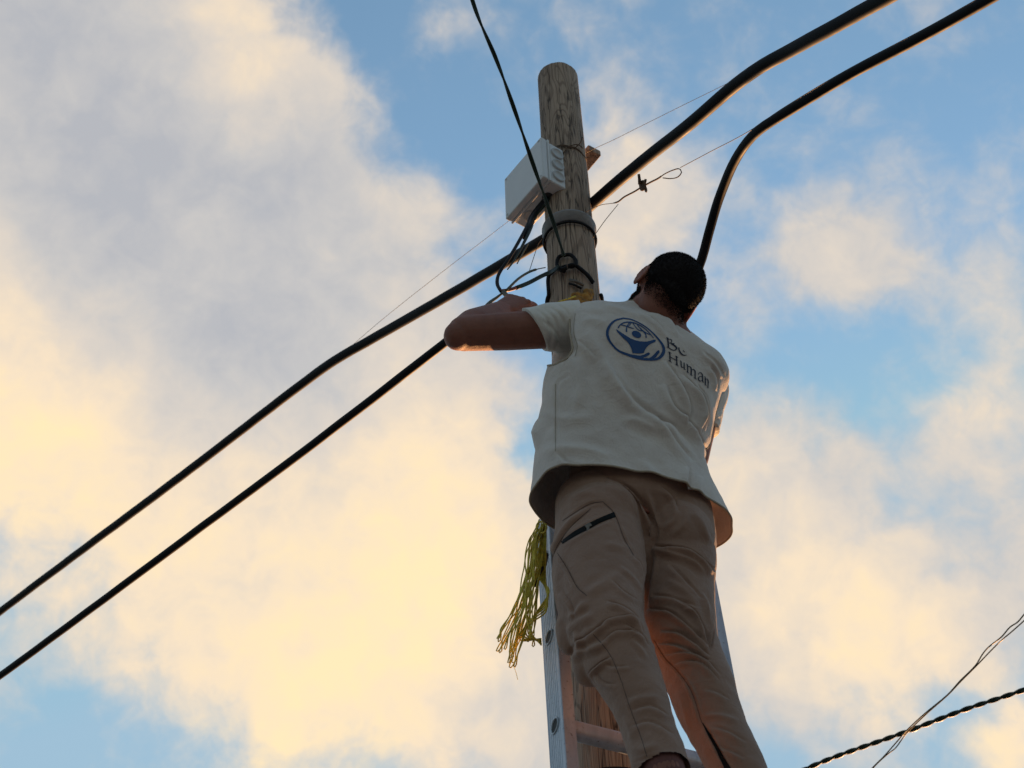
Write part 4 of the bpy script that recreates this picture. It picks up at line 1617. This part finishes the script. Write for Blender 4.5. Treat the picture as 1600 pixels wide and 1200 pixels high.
def decal(name, box, shapes, mat, step=0.3, off=0.0012):
    """box in photo px; shapes drawn in 8x enlarged coordinates with origin (930,480)"""
    x0, y0, x1, y1 = box
    nx, ny = int((x1 - x0) / step), int((y1 - y0) / step)
    gx_ = x0 + np.arange(nx + 1) * step
    gy_ = y0 + np.arange(ny + 1) * step
    CX, CY = np.meshgrid((gx_[:-1] + step / 2 - 930) * 8, (gy_[:-1] + step / 2 - 480) * 8)
    mask = shapes(CX, CY)
    idx = {}
    vs, fs = [], []

    def vid(i, j):
        k = (i, j)
        if k not in idx:
            h = cast(gx_[i], gy_[j])
            if h is None:
                idx[k] = -1
            else:
                idx[k] = len(vs)
                vs.append(h[0] + h[1] * off)
        return idx[k]
    for j, i in zip(*np.where(mask)):
        q = (vid(i, j), vid(i, j + 1), vid(i + 1, j + 1), vid(i + 1, j))
        if min(q) >= 0:
            a = np.array([vs[k] for k in q])
            if np.linalg.norm(a[0] - a[2]) < 0.006:
                fs.append(q)
    return link(name, vs, fs, mat, vest)


def emblem(X, Y):
    r = stroke([(350, 141, 16), (455, 158, 14), (600, 230, 14), (700, 308, 16), (795, 410, 22), (852, 505, 34), (845, 580, 42), (790, 637, 40), (700, 655, 32), (560, 640, 36), (420, 600, 32),
                (290, 545, 26), (205, 460, 26), (160, 380, 34), (152, 310, 36), (185, 230, 30), (250, 170, 22)], X, Y, closed=True)
    r |= inside([(430, 590), (560, 608), (610, 595), (640, 575), (665, 566), (683, 576), (680, 592), (640, 620), (600, 632), (560, 650), (420, 620)], X, Y)
    r |= inside([(640, 655), (700, 622), (735, 590), (765, 555), (788, 538), (803, 548), (800, 570), (770, 610), (745, 650)], X, Y)
    r &= ~stroke([(600, 636, 6), (660, 628, 9), (700, 612, 4)], X, Y)
    r &= ~stroke([(742, 640, 6), (780, 622, 9), (815, 590, 4)], X, Y)
    r |= inside([(258, 278), (275, 285), (330, 322), (380, 355), (440, 392), (500, 416), (560, 430), (640, 432), (690, 420), (730, 407), (750, 408), (757, 420), (745, 438), (710, 452), (670, 475), (640, 505), (622, 535),
                 (605, 575), (540, 582), (465, 575), (458, 540), (445, 505), (420, 460), (390, 425), (350, 390), (310, 350), (275, 312)], X, Y)
    cx, cy_, a = 515, 342, math.radians(25)
    u = (X - cx) * math.cos(a) + (Y - cy_) * math.sin(a)
    v = -(X - cx) * math.sin(a) + (Y - cy_) * math.cos(a)
    r |= (u / 62) ** 2 + (v / 40) ** 2 < 1
    for s_ in ([(288, 258, 16), (315, 220, 14), (365, 195, 14), (440, 190, 14), (520, 212, 12), (600, 258, 12), (665, 315, 11), (725, 387, 9)],
               [(390, 305, 18), (390, 265, 14), (405, 225, 12), (430, 195, 10)], [(325, 222, 12), (390, 240, 12), (450, 262, 11), (480, 268, 8)],
               [(450, 195, 10), (430, 225, 10), (395, 248, 8)], [(470, 200, 10), (495, 240, 10), (545, 290, 11), (600, 302, 10)],
               [(635, 380, 16), (630, 345, 13), (600, 305, 12), (560, 270, 10), (520, 215, 9)], [(560, 262, 9), (600, 300, 11), (655, 335, 10), (690, 345, 8)]):
        r |= stroke(s_, X, Y)
    return r


def lettering(X, Y):
    r = np.zeros(X.shape, bool)
    S = [
        # B e (upper line, partly lost in the fold)
        [(902, 388, 20), (908, 440, 20), (914, 500, 20)], [(888, 383, 8), (915, 400, 8)], [(898, 500, 9), (935, 520, 9)],
        [(910, 402, 7), (940, 405, 10), (955, 424, 12), (944, 446, 8), (912, 448, 6)], [(910, 450, 8), (945, 452, 10), (975, 462, 18), (985, 455, 6)], [(950, 462, 10), (1000, 490, 20), (1015, 520, 20), (985, 540, 12), (930, 522, 9)],
        [(1042, 512, 16), (1050, 548, 18), (1075, 585, 18), (1105, 602, 14), (1138, 600, 7)], [(1098, 545, 12), (1112, 562, 8)],
        # H
        [(928, 565, 17), (931, 620, 17), (933, 675, 17)], [(912, 560, 7), (948, 578, 7)], [(915, 668, 7), (952, 690, 7)],
        [(1014, 618, 17), (1017, 670, 17), (1019, 725, 17)], [(998, 610, 7), (1032, 630, 7)], [(1002, 715, 7), (1038, 738, 7)], [(934, 622, 9), (1014, 668, 9)],
        # u
        [(1058, 672, 7), (1070, 680, 13), (1071, 725, 15), (1080, 752, 12), (1098, 752, 7), (1106, 742, 5)], [(1108, 700, 14), (1110, 740, 14), (1112, 775, 13), (1124, 782, 7)],
        # m
        [(1138, 712, 7), (1150, 725, 14), (1152, 770, 15), (1153, 815, 15)], [(1140, 806, 6), (1168, 824, 6)], [(1153, 748, 7), (1175, 742, 11), (1194, 765, 16), (1197, 810, 16), (1198, 848, 15)], [(1185, 838, 6), (1212, 858, 6)],
        [(1198, 785, 7), (1222, 778, 11), (1244, 802, 16), (1246, 850, 16), (1246, 890, 15)], [(1234, 880, 6), (1262, 902, 6)],
        # a
        [(1288, 838, 12), (1300, 818, 9), (1322, 824, 10), (1337, 850, 15), (1339, 895, 15), (1342, 932, 13), (1352, 940, 6)], [(1338, 872, 7), (1305, 868, 9), (1287, 888, 15), (1296, 918, 14), (1318, 925, 9), (1338, 908, 6)],
        # n
        [(1362, 868, 6), (1372, 878, 12), (1374, 925, 14), (1375, 972, 14)], [(1364, 962, 6), (1386, 982, 6)], [(1376, 905, 6), (1393, 898, 9), (1408, 922, 14), (1408, 965, 13), (1406, 1010, 11)],
    ]
    for s_ in S:
        r |= stroke(s_, X, Y)
    return r


tag(decal('emblem', (944, 492, 1042, 568), emblem, MT['navy']), 'round blue emblem of a figure with raised arms, globe and open hand')
tag(decal('lettering', (1036, 522, 1112, 612), lettering, MT['ink']), 'dark blue serif words Be Human')


def surf_strip(name, pts, width_px, mat, parent, tree, off=0.0015, thick=0.0):
    p = spline(np.array(pts, float), max(12, int(len(pts) * 10)))
    T = np.gradient(p, axis=0)
    T /= np.linalg.norm(T, axis=1)[:, None]
    Nn = np.stack([-T[:, 1], T[:, 0]], 1)
    vs, fs = [], []
    w = np.broadcast_to(np.asarray(width_px, float), (len(p),)) if np.ndim(width_px) == 0 else np.interp(np.linspace(0, 1, len(p)), np.linspace(0, 1, len(width_px)), width_px)
    for i in range(len(p)):
        for s_ in (-0.5, 0, 0.5):
            h = cast(*(p[i] + Nn[i] * s_ * w[i]), tree)
            if h is None:
                h = (vs[-1] - 0, np.zeros(3)) if vs else (Pd(*p[i], 3.6), np.zeros(3))
                vs.append(h[0])
            else:
                vs.append(h[0] + h[1] * (off + (thick if s_ == 0 else 0)))
    for i in range(len(p) - 1):
        for k in range(2):
            a = i * 3 + k
            q = (a, a + 1, a + 4, a + 3)
            pts_ = np.array([vs[j] for j in q])
            if np.max(np.linalg.norm(pts_ - pts_.mean(0), axis=1)) < 0.02:
                fs.append(q)
    # keep the longest unbroken run
    rows_ = sorted({f[0] // 3 for f in fs})
    runs, cur = [], [rows_[0]]
    for r_ in rows_[1:]:
        if r_ == cur[-1] + 1:
            cur.append(r_)
        else:
            runs.append(cur)
            cur = [r_]
    runs.append(cur)
    best = max(runs, key=len)
    fs = [f for f in fs if best[0] <= f[0] // 3 <= best[-1]]
    us = sorted({i for f in fs for i in f})
    mp = {i: k for k, i in enumerate(us)}
    return link(name, [vs[i] for i in us], [tuple(mp[i] for i in f) for f in fs], mat, parent)


# stitched hem line on the vest
seam_v = material('cream_thread', mk_plain((0.34, 0.30, 0.24), 0.9))
surf_strip('stitching', [(868, 600), (868, 640), (868, 690), (868, 705)], 1.1, seam_v, vest, bvh, 0.0006)
surf_strip('stitching', [(899, 490), (897, 505), (897, 522), (902, 540), (899, 556)], 1.0, seam_v, vest, bvh, 0.0008)
surf_strip('stitching', [(852, 731), (870, 728), (900, 726), (940, 728), (975, 735), (1005, 743)], 0.9, seam_v, vest, bvh, 0.0006)

# ------------------------------------------------------------------ trousers
pm_ = M()
TL = [(928, 780, 2.745, 60), (933, 810, 2.735, 64), (935, 850, 2.722, 70), (936, 900, 2.700, 71), (939, 940, 2.675, 67), (947, 980, 2.650, 62), (966, 1025, 2.628, 57), (983, 1060, 2.615, 52),
      (1001, 1100, 2.600, 46.5), (1018, 1150, 2.585, 42), (1037, 1212, 2.566, 43.5)]
TR = [(1046, 800, 2.815, 66), (1052, 845, 2.808, 66), (1056, 880, 2.800, 63), (1059, 920, 2.790, 58.5), (1061, 965, 2.775, 57), (1066, 1000, 2.765, 56), (1083, 1038, 2.750, 52), (1096, 1070, 2.740, 51),
      (1106, 1100, 2.730, 50), (1127, 1150, 2.715, 45), (1147, 1192, 2.700, 44), (1176, 1255, 2.690, 42)]
for pts in (TL, TR):
    c, r = limb(pts, 70)
    pm_.tube(c, r, 40, ref=Fb, rad2=r * 1.04)
pm_.tube(spline([P(985, 700, 2.765), P(987, 745, 2.77), P(989, 790, 2.775), P(990, 830, 2.78), P(992, 860, 2.785)], 24),
         np.interp(np.linspace(0, 1, 24), [0, .35, .7, 1], [0.145, 0.158, 0.160, 0.115]), 48, ref=Fb, rad2=np.interp(np.linspace(0, 1, 24), [0, .35, .7, 1], [0.105, 0.118, 0.112, 0.070]))
FA = np.array([Rb, Fb, Zb])
pm_.ell(P(938, 818, 2.705), FA, (0.088, 0.085, 0.098), 28, 18)
pm_.ell(P(1058, 842, 2.775), FA, (0.088, 0.085, 0.095), 28, 18)
pm_.ell(P(1000, 850, 2.775), FA, (0.075, 0.055, 0.10), 24, 16)
pm_.ell(P(926, 1040, 2.66), FA, (0.040, 0.05, 0.045), 20, 14)      # bagged knee
pm_.ell(P(892, 985, 2.685), FA, (0.030, 0.04, 0.06), 20, 14)
tv, tf = remesh(pm_, 0.0030, 12)
TFOLD = [
    (((948, 747), (975, 758), (1003, 785), (1020, 816), (1024, 838), (1019, 858)), 8, 9, 's'),
    (((1019, 855), (1014, 893), (1009, 922), (1008, 960)), 5, 6, 'v'),
    (((1018, 853), (1045, 855), (1075, 860), (1100, 877), (1119, 893)), 6, 12, 's'),
    (((1022, 860), (1052, 868), (1080, 878), (1104, 897)), 5, 5, 'r'),
    (((942, 784), (960, 803), (975, 841), (990, 868)), 2.5, 1.6, 'v'),
    (((879, 814), (923, 787), (942, 784)), 2.5, 1.6, 'v'),
    (((923, 795), (889, 824), (871, 853), (862, 874), (861, 902)), 4, 4.5, 's'),
    (((871, 864), (887, 890), (902, 918), (917, 931)), 3, 3.2, 's'),
    (((878, 848), (917, 824), (960, 805)), 4, 2.5, 'v'),
    (((917, 931), (946, 912), (979, 891)), 8, 3, 'r'),
    (((945, 850), (970, 856), (985, 860)), 6, 2, 'r'),
    (((990, 870), (1000, 880), (1006, 900)), 4, 3, 's'),
    (((1008, 765), (1018, 793), (1027, 822)), 5, 3.5, 'r'),
    (((1054, 790), (1054, 810), (1036, 828)), 6, 3.5, 'r'),
    (((1075, 800), (1066, 822), (1046, 836)), 6, 2.5, 'r'),
    (((1044, 880), (1080, 914), (1100, 936)), 6, 4.5, 's'),
    (((1017, 930), (1052, 933), (1088, 947)), 6, 5, 's'),
    (((1040, 905), (1068, 922), (1090, 945)), 6, 3, 'r'),
    (((915, 940), (900, 960), (885, 968)), 6, 4, 'r'),
    # left knee
    (((930, 986), (950, 970), (977, 966), (996, 973), (1008, 992)), 5, 8, 's'),
    (((891, 1015), (903, 1003), (920, 992), (948, 972)), 5, 5, 's'),
    (((936, 1006), (961, 987), (986, 987), (1006, 998)), 5, 4.5, 's'),
    (((975, 976), (990, 983), (1004, 993), (1014, 1008)), 4, 4, 's'),
    (((923, 1066), (922, 1052), (934, 1040), (955, 1026)), 4, 7, 's'),
    (((890, 1035), (905, 1022), (925, 1015), (950, 1005)), 6, 5, 'r'),
    (((948, 940), (975, 950), (1000, 968)), 5, 5, 's'),
    (((886, 990), (900, 975), (930, 962)), 7, 4, 'r'),
    (((880, 925), (893, 945), (897, 968)), 4, 3, 's'),
    (((955, 905), (975, 925), (998, 938)), 4, 3, 's'),
    (((965, 885), (985, 900), (1004, 925)), 3.5, 2.5, 'r'),
    (((985, 1000), (1000, 1012), (1012, 1030)), 4, 2.5, 'r'),
    (((940, 1035), (960, 1042), (985, 1040)), 4, 2.5, 's'),
    (((930, 1050), (945, 1066), (965, 1070)), 4, 2.5, 's'),
    (((1030, 760), (1050, 775), (1062, 800)), 4, 3, 's'),
    (((1085, 800), (1100, 825), (1108, 850)), 6, 3, 'r'),
    (((1070, 950), (1088, 962), (1100, 990)), 3, 3, 's'),
    (((1100, 1075), (1120, 1080), (1140, 1092)), 5, 2.5, 's'),
    (((1120, 1165), (1142, 1172), (1165, 1185)), 5, 2.5, 's'),
    (((885, 780), (905, 772), (930, 768)), 5, 2.5, 'r'),
    (((870, 885), (872, 920), (880, 950)), 5, 2.5, 'r'),
    (((899, 985), (905, 1010), (900, 1025)), 5, 4, 'r'),
    (((927, 991), (950, 1018), (966, 1051), (986, 1110), (1001, 1150), (1011, 1182)), 1.9, 0.9, 'v'),
    (((978, 1104), (1000, 1092), (1030, 1090)), 6, 2.6, 'r'),
    (((986, 1110), (1017, 1102), (1047, 1118)), 6, 3.2, 's'),
    (((986, 1134), (1017, 1127), (1053, 1148)), 6, 3.2, 's'),
    (((984, 1160), (1000, 1172), (1030, 1165)), 7, 2.5, 'r'),
    (((975, 1120), (985, 1140), (988, 1165)), 6, 2.5, 'r'),
    (((990, 1192), (1015, 1184), (1045, 1180), (1072, 1186)), 2.5, 1.6, 'v'),
    # right knee
    (((1010, 950), (1045, 955), (1068, 971), (1090, 992), (1107, 1014)), 5, 8, 's'),
    (((1055, 935), (1085, 954), (1101, 983), (1109, 1020)), 5, 7, 's'),
    (((1030, 984), (1060, 988), (1085, 1004), (1109, 1026)), 5, 7, 's'),
    (((1020, 1003), (1055, 1006), (1085, 1020), (1112, 1034)), 5, 5.5, 's'),
    (((1035, 1022), (1065, 1018), (1095, 1026), (1127, 1056)), 5, 5.5, 's'),
    (((1045, 1040), (1072, 1032), (1096, 1036), (1124, 1062)), 5, 4, 's'),
    (((1106, 940), (1113, 965), (1115, 985), (1110, 1018)), 3.5, 6, 's'),
    (((1098, 925), (1105, 945), (1108, 975)), 4, 4, 'r'),
    (((1017, 996), (1040, 1030), (1057, 1047), (1079, 1078), (1096, 1130)), 2.5, 2.8, 'v'),
    (((1096, 1118), (1125, 1118), (1155, 1128)), 5, 2.5, 'r'),
    (((1110, 1133), (1140, 1142), (1168, 1160)), 5, 3, 's'),
    (((1062, 1080), (1072, 1110), (1080, 1140)), 6, 3, 'r'),
    (((1070, 1060), (1084, 1100), (1092, 1140)), 6, 2.5, 'r'),
    (((1099, 1132), (1110, 1150), (1120, 1170), (1136, 1200)), 3, 5, 'v'),
]
if hasattr(sculpt, 'cache'):
    del sculpt.cache
TFOLD = [(p_, w_ * 0.8, a_, k_) for (p_, w_, a_, k_) in TFOLD]
tv = sculpt(tv, tf, TFOLD, 1.35)
N_ = vnormals(tv, tf)
tv = noise_disp(tv, N_, 9, 0.0045, seed=13)
tv = noise_disp(tv, N_, 26, 0.0015, (1, 1, 1.6), seed=23)
cut = np.zeros(len(tv), bool)
for pts in (TL, TR):
    e1_, e0_ = P(*pts[-1][:3]), P(*pts[-2][:3])
    d_ = nrm(e1_ - e0_)
    cut |= (((tv - e1_) @ d_) > -0.006) & (np.linalg.norm(tv - e1_, axis=1) < 0.09)
tf = [f for f in tf if not any(cut[i] for i in f)]
us_ = np.zeros(len(tv), bool)
for f in tf:
    us_[list(f)] = True
rm_ = np.cumsum(us_) - 1
tf = [tuple(int(rm_[i]) for i in f) for f in tf]
tv = tv[us_]
tro = link('trousers', tv, tf, MT['trousers'], man)
tbvh = BVHTree.FromPolygons(tv.tolist(), tf)
tag(surf_strip('pocket_zip', [(878, 848), (897, 835), (917, 824), (938, 813), (961, 804)], [5, 7.5, 8.5, 7.5, 8.5], MT['zipm'], tro, tbvh, 0.0008, 0.0015), 'black zip across the left pocket')
h = cast(919, 823, tbvh)
m = M()
zx = nrm(P(938, 813, 2.66) - P(897, 835, 2.66))
zn = h[1]
zy = np.cross(zn, zx)
m.box(h[0] + zn * 0.004, np.array([zx, zy, zn]), (0.007, 0.0045, 0.0025))
dn = nrm(P(918, 838, 2.66) - P(919, 823, 2.66))
m.box(h[0] + zn * 0.0045 + dn * 0.010, np.array([nrm(np.cross(dn, zn)), dn, zn]), (0.0028, 0.009, 0.0013))
m.link('zip_pull', MT['steel'], tro, smooth=False)
tag(surf_strip('cuff_zip', [(1098, 1130), (1108, 1148), (1120, 1168), (1128, 1184), (1140, 1206)], [1.5, 5, 6, 8, 10], MT['zipm'], tro, tbvh, 0.0008), 'open black zip on the right calf')
for pts in ([(942, 784), (960, 803), (975, 841), (990, 868)], [(879, 814), (900, 800), (923, 787), (942, 784)], [(871, 864), (887, 890), (902, 918), (917, 931)],
            [(927, 991), (950, 1018), (966, 1051), (986, 1110), (1001, 1150), (1011, 1182)], [(1022, 1000), (1040, 1030), (1057, 1047), (1079, 1078), (1097, 1130)],
            [(923, 795), (900, 815), (885, 832), (871, 853), (862, 876)], [(988, 1193), (1015, 1185), (1045, 1181), (1074, 1188)]):
    surf_strip('seam', pts, 1.0, MT['seam'], tro, tbvh, 0.0006)

# socks and shoes (mostly below the frame)
for k, pts in enumerate((LLp, RLp)):
    a_ = P(*pts[-1][:3])
    b_ = P(*pts[-2][:3])
    m = M()
    m.tube(spline([b_ + (b_ - a_) * 0.25, b_, a_, a_ - Zb * 0.02], 12), [0.0395] * 12, 28)
    m.link('sock', MT['sock'], man)
    m = M()
    toe = a_ + Fb * 0.205 - Zb * 0.068
    heel = a_ - Fb * 0.035 - Zb * 0.055
    m.tube(spline([heel - Fb * 0.02, heel + Fb * 0.03, a_ + Fb * 0.07 - Zb * 0.055, a_ + Fb * 0.14 - Zb * 0.065, toe], 22), np.interp(np.linspace(0, 1, 22), [0, .1, .3, .7, .92, 1], [0.02, 0.036, 0.040, 0.047, 0.038, 0.015]), 26, ref=Zb,
           rad2=np.interp(np.linspace(0, 1, 22), [0, .1, .3, .6, .92, 1], [0.02, 0.042, 0.046, 0.038, 0.024, 0.012]), expo=2.4)
    m.tube([a_ - Zb * 0.05, a_ - Zb * 0.005], [0.047, 0.050], 24)
    sh = m.link('shoe', MT['leather'], man)
    s2 = M()
    s2.tube(spline([heel - Fb * 0.02 - Zb * 0.038, a_ + Fb * 0.07 - Zb * 0.10, toe - Zb * 0.018 + Fb * 0.006], 18), np.interp(np.linspace(0, 1, 18), [0, .1, .7, .93, 1], [0.02, 0.038, 0.050, 0.038, 0.012]), 24, ref=Zb, rad2=0.011, expo=3)
    s2.link('sole', MT['black'], sh)
